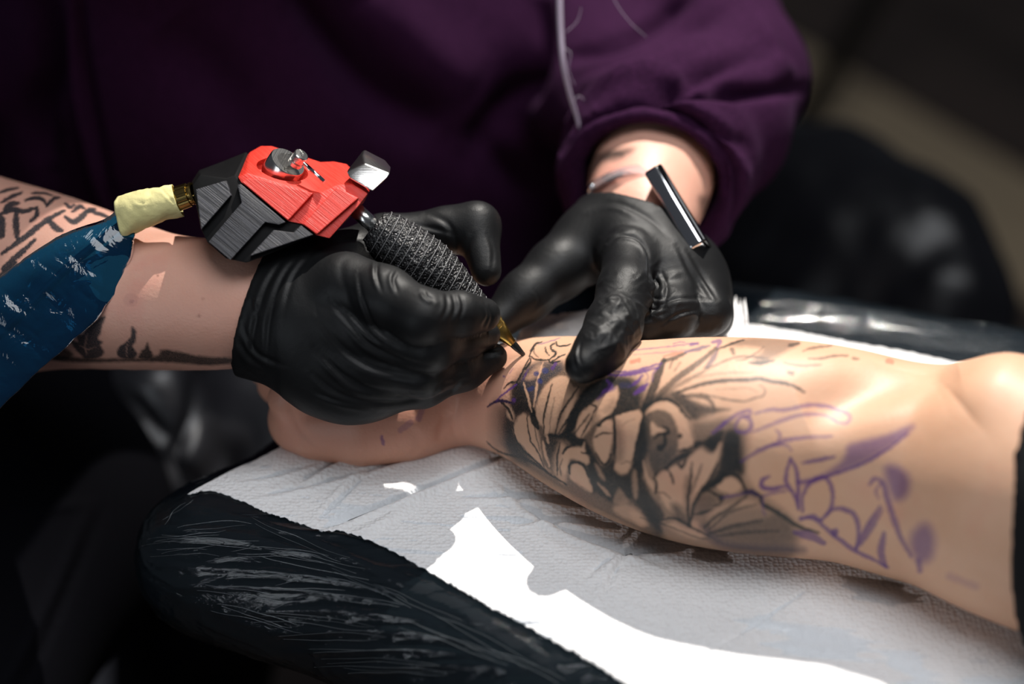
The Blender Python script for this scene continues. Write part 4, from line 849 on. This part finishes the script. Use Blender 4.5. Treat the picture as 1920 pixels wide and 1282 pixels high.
mpart('lower_body', loft2([md(*p) for p in bF], [md(*p, 0.030) for p in bB], 'lower_body'), M['black_smooth'])
for pl in ([(367, 355), (424, 338), (433, 366), (377, 430)], [(445, 346), (452, 345), (535, 416), (523, 421), (497, 416), (432, 487), (391, 453), (453, 380)], [(564, 422), (587, 440), (468, 480), (513, 431), (551, 436)]):
    mpart('plate', slab([md(*p, -0.0042) for p in pl], FWD * 0.006, 'plate', 0.0004), M['black_plastic'])
rF = [(446, 332), (462, 324), (490, 333), (530, 346), (585, 361), (605, 360), (632, 346), (660, 345), (680, 356), (690, 363), (672, 386), (618, 447), (593, 441), (566, 420), (540, 415), (452, 342)]
rB = [(443, 321), (468, 285), (489, 273), (509, 273), (555, 288), (601, 303), (626, 302), (650, 307), (682, 340), (693, 358), (682, 380), (632, 432), (605, 425), (575, 405), (550, 400), (460, 330)]
red = loft2([md(*p, -0.001) for p in rF], [md(*p, 0.028) for p in rB], 'upper_body', 0.0007)
wax = RGT * 0.54 + UPV * 0.63 - FWD * 0.55; wax /= np.linalg.norm(wax)
wc = md(523, 327, 0.014)
v, f = tube([wc - wax * 0.006, wc + wax * 0.03], [mm(46, .99)] * 2, 40); red = boolean(red, recalc(poly_mesh('cut', v, f)))
ub = mpart('upper_body', red, M['red'])
for pl in ([(461, 334), (453, 341), (540, 413), (587, 362), (530, 348), (490, 336)], [(631, 351), (672, 371), (594, 439), (567, 419)]):
    mpart('plate', slab([md(*p, -0.0045) for p in pl], FWD * 0.005, 'plate', 0.0005), M['red'])
R_ = mm(36, .99)
def ax_tube(c, ax, prof, seg=40): return tube([c + ax * z for z, r in prof], [r for z, r in prof], seg)
v, f = ax_tube(wc, wax, [(-0.003, R_ * .9), (0.0, R_), (0.0088, R_), (0.0094, R_ * .96), (0.0094, R_ * .62), (0.0085, R_ * .58), (0.0085, R_ * .2)]); wh = mpart('drive_wheel', poly_mesh('drive_wheel', v, f), M['steel'])
pc = md(553, 307, 0.004)
v, f = ax_tube(pc, wax, [(0.0, .0038), (.002, .0038), (.0022, .0030), (.0028, .0030), (.003, .0038), (.0066, .0038), (.0070, .0034), (.0072, .0012), (.0066, .0011)], 28); mpart('crank_pin', poly_mesh('crank_pin', v, f), M['steel'])
v, f = tube([md(570, 306, -0.002), md(608, 340, -0.0045)], [.0010, .0010], 14); mpart('needle_bar', poly_mesh('needle_bar', v, f), M['chrome'], True)
pts = [md(649, 321, -.003), md(655, 334, -.004), md(698, 359, -.004), md(726, 333, -.004), md(732, 325, -.003), md(684, 306, -.003), md(680, 290, .006), md(682, 279, .014), md(723, 300, .014), md(734, 314, .009), md(668, 330, .016), md(705, 348, .016)]
bm = bmesh.new(); [bm.verts.new(p) for p in pts]; bmesh.ops.convex_hull(bm, input=bm.verts); me = bpy.data.meshes.new('tube_clamp'); bm.to_mesh(me); bm.free(); bevel(me, .0010, 3, 0.25); mpart('tube_clamp', me, M['steel'])
gA, gB = at(700, 424, 0.994), at(908, 588, 1.000); gx = (gB - gA); GL = np.linalg.norm(gx); gx /= GL
v, f = tube([at(655, 382, .996), gA + gx * 0.004], [mm(15, .99)] * 2, 28); st = mpart('steel_tube', poly_mesh('steel_tube', v, f), M['steel'], True)
v, f = ax_tube(gA, gx, [(-.0035, .0046), (-.0035, .0080), (-.0026, .0088), (.001, .0088), (.001, .004)], 40); mpart('ferrule', poly_mesh('ferrule', v, f), M['steel'])
gt = np.array([0, .06, .12, .25, .4, .5, .62, .75, .88, 1.0]); grr = np.array([33, 41, 46, 52, 55.5, 55, 50, 41, 31, 22.]) * 0.995 / FP
tt = np.linspace(0, 1, 60); RR = np.interp(tt, gt, grr)
v, f = tube([gA + gx * GL * t_ for t_ in tt], RR, 96)
nz = 0.0005 * vnoise(v, 900) + 0.0005 * vnoise(v, 420); axp = gA + np.outer((v - gA) @ gx, gx); rad = v - axp; rad /= np.linalg.norm(rad, axis=1)[:, None] + 1e-9
grip = mpart('grip_bandage', poly_mesh('grip_bandage', v + rad * nz[:, None], f), M['grip'], True)
gu, gv = frame_of(gx); hel = []
for i in range(17 * 48):
    t_ = 0.02 + 0.95 * i / (17 * 48); a_ = 2 * math.pi * i / 48; r_ = np.interp(t_, gt, grr) + .0005
    hel.append(gA + gx * (GL * t_ + .0012 * math.sin(a_ + 1)) + r_ * (math.cos(a_) * gu + math.sin(a_) * gv))
v, f = tube(hel, [.00022] * len(hel), 6); mpart('thread', poly_mesh('thread', v, f), M['thread'], True, None)
tA, tB = at(905, 588, 1.0), at(984, 667, 1.0065); tx = (tB - tA); TL = np.linalg.norm(tx); tx /= TL; k = 1.0 / FP
def lathe(name, prof, m, smooth=True):
    v, f = tube([tA + tx * TL * z for z, r in prof], [r * k for z, r in prof], 32); me = poly_mesh(name, v, f); o = mpart(name, me, m, False); return o
lathe('cartridge', [(-.05, 19), (.22, 19), (.23, 21), (.27, 21), (.28, 19), (.33, 19.5), (.34, 18), (.36, 18.5), (.62, 10), (.70, 8.2), (.71, 7)], M['gold'])
lathe('cartridge_tip', [(.69, 7.6), (.80, 7), (.90, 5.2), (.965, 4.4), (.985, 3.0)], M['needle'])
lathe('needle', [(.97, 1.0), (1.05, .9), (1.10, .2)], M['chrome'])

# ================================================================== cord with plug, tape and blue sleeve
cord = empty('power_cord', at(280, 390, 1.0)); CI = Matrix.Translation(-Vector(cord.location))
tag(cord, 'machine cord in a blue plastic sleeve taped with yellow tape', 'cord')
def cpart(name, me, m, smooth=True):
    o = bpy.data.objects.new(name, me); COL.objects.link(o); me.materials.append(m)
    if smooth: me.shade_smooth()
    o.parent = cord; o.matrix_parent_inverse = CI; return o
qA, qB = at(364, 362, .998), at(316, 378, 1.0); qx = qB - qA; QL = np.linalg.norm(qx); qx /= QL; qu, qv = frame_of(qx)
V, Fs = [], []; SG = 60; prof = [(0, 17), (0, 21.5), (.08, 22), (.1, 20), (.18, 20), (.2, 23), (.75, 24), (.77, 22), (.85, 22), (.87, 24.5), (1.0, 24.5), (1.0, 12)]
for i, (z, r) in enumerate(prof):
    for j in range(SG):
        a_ = 2 * math.pi * j / SG; rr = r * k * (1 - (0.07 if (j % 6 in (0, 1) and .15 < z < .8) else 0))
        V.append(qA + qx * QL * z + rr * (math.cos(a_) * qu + math.sin(a_) * qv))
for i in range(len(prof) - 1):
    for j in range(SG): Fs.append((i * SG + j, i * SG + (j + 1) % SG, (i + 1) * SG + (j + 1) % SG, (i + 1) * SG + j))
cpart('plug', recalc(poly_mesh('plug', V, Fs)), M['brass_dark'], False)
# tape
C = spline(np.array([at(332, 373, 1.0), at(310, 380, 1.0), at(280, 390, 1.0), at(255, 397, 1.002), at(232, 403, 1.004)]), 8); n = len(C)
v, f = tube(C, np.interp(np.linspace(0, 1, n), [0, .25, .6, 1], [29, 30, 34, 36]) * k, 64, cap=False)
ctr = np.repeat(C, 64, 0); rad = v - ctr; R0 = np.linalg.norm(rad, axis=1)[:, None]; rad /= R0
dispn = 0.0011 * vnoise(v, 120) + 0.0006 * vnoise(v, 300); v = v + rad * dispn[:, None]
# a loose corner of the tape at the plug end, pointing down
me = poly_mesh('tape', v, f); X, Y, Dp = proj(v)
wgt = np.clip((X - 300) / 30, 0, 1) * np.clip((Y - 385) / 20, 0, 1); v = v + np.outer(wgt, RGT * .0008 - UPV * .0012)
wgt = np.clip((250 - X) / 20, 0, 1) * np.clip((Y - 405) / 20, 0, 1); v = v - np.outer(wgt, UPV * .0022)
set_verts(me, v); fold(me, [([(282, 352), (276, 385), (286, 405)], 4, .7, 'c'), ([(250, 372), (262, 380), (280, 378)], 4, .6, 'c'), ([(300, 352), (318, 372), (330, 385)], 3, .5, 'c')])
o = cpart('tape', me, M['tape']); md_ = o.modifiers.new('t', 'SOLIDIFY'); md_.thickness = .0004
# blue plastic sleeve, a loose tube around the cord
ctl = [(238, 402, 1.003, 20, 24), (222, 430, 1.002, 36, 24), (196, 462, 1.0, 58, 27), (160, 498, .998, 78, 28), (120, 536, .996, 88, 28), (70, 578, .994, 92, 28), (20, 618, .992, 94, 28), (-60, 690, .99, 98, 28), (-160, 790, .99, 100, 28)]
C = spline(np.array([at(*c[:3]) for c in ctl]), 26); n = len(C)
wr = np.interp(np.linspace(0, 1, n), np.linspace(0, 1, len(ctl)), [c[3] for c in ctl]) * k; dr = np.interp(np.linspace(0, 1, n), np.linspace(0, 1, len(ctl)), [c[4] for c in ctl]) * k * .6
Tn = np.gradient(C, axis=0); Tn /= np.linalg.norm(Tn, axis=1)[:, None]; SG = 120; V = []
for i in range(n):
    side = np.cross(Tn[i], -FWD); side /= np.linalg.norm(side); out_ = np.cross(side, Tn[i])
    for j in range(SG):
        a_ = 2 * math.pi * j / SG; V.append(C[i] + wr[i] * math.cos(a_) * side + dr[i] * math.sin(a_) * out_)
V = np.array(V); ii = np.arange(n * SG).reshape(n, SG)
Qf = np.stack([ii[:-1], np.roll(ii, -1, 1)[:-1], np.roll(ii, -1, 1)[1:], ii[1:]], -1).reshape(-1, 4)
me = bpy.data.meshes.new('plastic_sleeve'); fast_mesh(me, V, Qf); N_ = normals(me)
def ridged(P, s): return 1 - 2 * np.abs(vnoise(P, s))
amp = np.repeat(np.clip(np.linspace(0, 1, n) * 6, 0.15, 1), SG)
Pw = V @ np.stack([(RGT * .6 + UPV * .8), (RGT * .8 - UPV * .6) * 1.0, FWD], 1)
V2 = V + N_ * (amp * (0.0005 * ridged(Pw * np.array([1.4, .8, 1]), 60) + 0.0003 * ridged(Pw * np.array([1.5, .7, 1]), 110) + .0010 * vnoise(Pw, 30)))[:, None]
set_verts(me, V2)
fold(me, [([(112, 470), (130, 478), (140, 500), (142, 520)], 6, 2.2, 'c'), ([(162, 475), (150, 495), (142, 520)], 4, 2.0, 'r'), ([(200, 448), (180, 460), (165, 470)], 4, 1.5, 'r'), ([(130, 530), (160, 522), (178, 525)], 5, 1.5, 'c'), ([(170, 500), (190, 490), (205, 482)], 4, 1.6, 'c'),
          ([(118, 440), (80, 490), (40, 550), (0, 600)], 6, 2.0, 'c'), ([(130, 560), (90, 610), (40, 650)], 6, 1.4, 'c'), ([(60, 520), (50, 560), (0, 640)], 5, 1.5, 'c')])
cpart('plastic_sleeve', me, M['blue_film'])
C = spline(np.array([at(316, 378, 1.0), at(260, 396, 1.003), at(200, 440, 1.0), at(120, 505, .997), at(40, 585, .993), at(-80, 700, .99), at(-200, 820, .99)]), 10)
v, f = tube(C + FWD * .003, [.0022] * len(C), 14); cpart('cable', poly_mesh('cable', v, f), M['rubber'])

# ================================================================== wrist band
wat = empty('wrist_watch', at(1268, 395, 1.075)); WI = Matrix.Translation(-Vector(wat.location))
tag(wat, 'slim black screen wrist watch on a clear strap above the stretching glove', 'watch')
def wpart(name, me, m, smooth=False):
    o = bpy.data.objects.new(name, me); COL.objects.link(o); me.materials.append(m)
    if smooth: me.shade_smooth()
    o.parent = wat; o.matrix_parent_inverse = WI; return o
wl0, wl1 = at(1227, 326, 1.054), at(1314, 472, 1.036); La = wl1 - wl0; LL = np.linalg.norm(La); La /= LL
Na = RGT * .80 + UPV * .42 - FWD * .15; Na -= (Na @ La) * La; Na /= np.linalg.norm(Na); Wa = np.cross(La, Na)
def rbox(c, l, w_, t_, bev, seg=3, name='box'):
    V = [c + La * a_ * l / 2 + Wa * b_ * w_ / 2 + Na * c_ * t_ / 2 for a_ in (-1, 1) for b_ in (-1, 1) for c_ in (-1, 1)]
    me = recalc(poly_mesh(name, V, [(0, 1, 3, 2), (4, 6, 7, 5), (0, 4, 5, 1), (2, 3, 7, 6), (0, 2, 6, 4), (1, 5, 7, 3)])); return bevel(me, bev, seg)
cw = (wl0 + wl1) / 2
wpart('case', rbox(cw, LL, .020, .0085, .0022, 3, 'case'), M['chrome'], True)
wpart('screen', rbox(cw + Na * .0046, LL * .985, .0192, .0030, .0014, 3, 'screen'), M['screen'], True)
path = spline(np.array([at(1312, 466, 1.074), at(1240, 338, 1.072), at(1226, 325, 1.071), at(1195, 319, 1.070), at(1160, 325, 1.071), at(1128, 340, 1.078), at(1106, 358, 1.094), at(1100, 400, 1.13), at(1150, 470, 1.155), at(1250, 500, 1.145), at(1318, 482, 1.10)]), 8)[8:]
n = len(path); Tn = np.gradient(path, axis=0); Tn /= np.linalg.norm(Tn, axis=1)[:, None]; wdir = axis_l; V = []
for i in range(n):
    b_ = wdir - (wdir @ Tn[i]) * Tn[i]; b_ /= np.linalg.norm(b_); nn = np.cross(Tn[i], b_)
    for s1, s2 in ((-1, -1), (1, -1), (1, 1), (-1, 1)): V.append(path[i] + b_ * s1 * .0045 + nn * s2 * .0009)
Fs = [(i * 4 + j, i * 4 + (j + 1) % 4, (i + 1) * 4 + (j + 1) % 4, (i + 1) * 4 + j) for i in range(n - 1) for j in range(4)] + [(0, 3, 2, 1), tuple((n - 1) * 4 + j for j in range(4))]
wpart('strap', bevel(recalc(poly_mesh('strap', V, Fs)), .0004, 2, .8), M['clear'], True)
v, f = tube([at(1112, 345, 1.082), at(1108, 356, 1.086), at(1105, 368, 1.090)], [.0014, .0024, .0014], 16); wpart('clasp', poly_mesh('clasp', v, f), M['chrome'], True)

# ================================================================== crumpled paper in the stretching hand
def crumple(name, quad, nu, nv, label, seed, amp=.004, jag=.004):
    P = [at(*q) for q in quad]; rg = np.random.default_rng(seed); u, v_ = np.meshgrid(np.linspace(0, 1, nu), np.linspace(0, 1, nv))
    j = np.convolve(rg.normal(size=nu + 6), np.ones(4) / 3, 'same')[:nu] * jag
    G = (P[0] * ((1 - u) * (1 - v_))[..., None] + P[1] * (u * (1 - v_))[..., None] + P[2] * (u * v_)[..., None] + P[3] * ((1 - u) * v_)[..., None])
    G += (v_ * j[None, :])[..., None] * UPV
    V = G.reshape(-1, 3); d_ = amp * ridged(V + seed, 70) + amp * .5 * vnoise(V + seed, 160)
    V = V - FWD * d_[:, None]
    ii = np.arange(nu * nv).reshape(nv, nu); Qf = np.stack([ii[:-1, :-1], ii[:-1, 1:], ii[1:, 1:], ii[1:, :-1]], -1).reshape(-1, 4)
    me = bpy.data.meshes.new(name); fast_mesh(me, V, Qf); uv = me.uv_layers.new(name='UVMap'); li = np.empty(len(me.loops), np.int32); me.loops.foreach_get('vertex_index', li)
    uv.data.foreach_set('uv', np.stack([u.ravel() * .06, v_.ravel() * .04], 1)[li].astype(np.float32).ravel())
    o = link(name, me, M['paper']); m_ = o.modifiers.new('t', 'SOLIDIFY'); m_.thickness = .0004
    return tag(o, label, 'paper towel', 'paper towel scraps under the stretching hand')
crumple('paper_towel', [(1300, 660, 1.04), (1412, 640, 1.055), (1400, 578, 1.075), (1335, 552, 1.08)], 90, 70, 'torn white paper towel end sticking up right of the stretching glove', 4, .003, .005)
crumple('paper_towel', [(960, 650, 1.055), (1130, 645, 1.05), (1140, 575, 1.075), (990, 596, 1.075)], 90, 60, 'greyish folded paper towel between thumb and index finger of the glove', 9, .003, .0006)

# ================================================================== background
stool = empty('stool', on(1680, 480, -TABLE) * np.array([1, 1, 0])); 
tag(stool, 'black glossy stool seat standing on the floor behind the arm rest', 'stool')
SI = Matrix.Translation(-Vector(stool.location))
seat = [[(1390, 330, 1.70, 110), (1560, 370, 1.66, 120), (1720, 460, 1.60, 110), (1790, 560, 1.56, 95)], [(1400, 480, 1.72, 170), (1640, 560, 1.64, 170), (1760, 640, 1.58, 120)], [(1500, 620, 1.70, 170), (1700, 690, 1.62, 150)]]
B = Body(sum([limb(c) for c in seat], []), .009)
for c in seat: B.add(limb(c), .05)
V, Q = B.surface(4); me = bpy.data.meshes.new('seat'); fast_mesh(me, V, Q); me = subdivide(me, 1); V_ = verts(me); N_ = normals(me); set_verts(me, V_ + N_ * (.006 * vnoise(V_, 14) + .003 * vnoise(V_, 40))[:, None])
o = link('seat', me, M['black_vinyl']); o.parent = stool; o.matrix_parent_inverse = SI
sc_ = at(1620, 560, 1.66)
v, f = tube([(sc_[0], sc_[1], z) for z in (0.0, .3, sc_[2])], [.03] * 3, 20); o = link('post', poly_mesh('post', v, f), M['metal_black']); o.parent = stool; o.matrix_parent_inverse = SI
for i in range(5):
    a_ = 2 * math.pi * i / 5; v, f = tube([(sc_[0], sc_[1], .08), (sc_[0] + .14 * math.cos(a_), sc_[1] + .14 * math.sin(a_), .06), (sc_[0] + .27 * math.cos(a_), sc_[1] + .27 * math.sin(a_), .012)], [.02, .018, .012], 12)
    o = link('foot', poly_mesh('foot', v, f), M['metal_black']); o.parent = stool; o.matrix_parent_inverse = SI
# slanting dark leg of a stand
b0 = on(1490, 262, -TABLE); b1 = at(1660, -40, 2.75); up = b1 + (b1 - b0) * 1.2
st_ = empty('light_stand', (b0[0], b0[1], 0)); tag(st_, 'slanting dark metal stand leg behind the purple sleeve', 'stand'); SI = Matrix.Translation(-Vector(st_.location))
v, f = tube([b0 + (0, 0, .012), b1, up], [.019, .019, .019], 16); o = link('leg', poly_mesh('leg', v, f), M['metal_black']); o.parent = st_; o.matrix_parent_inverse = SI
v, f = tube([b0 + (0, 0, .0), b0 + (0, 0, .02), b0 + (0, 0, .035)], [.030, .030, .02], 16); o = link('rubber_foot', poly_mesh('rubber_foot', v, f), M['rubber']); o.parent = st_; o.matrix_parent_inverse = SI
b2 = np.array([up[0] + (up[0] - b0[0]) * .9, up[1] + .1, 0.012])
v, f = tube([b2, up], [.019, .019], 16); o = link('leg', poly_mesh('leg', v, f), M['metal_black']); o.parent = st_; o.matrix_parent_inverse = SI
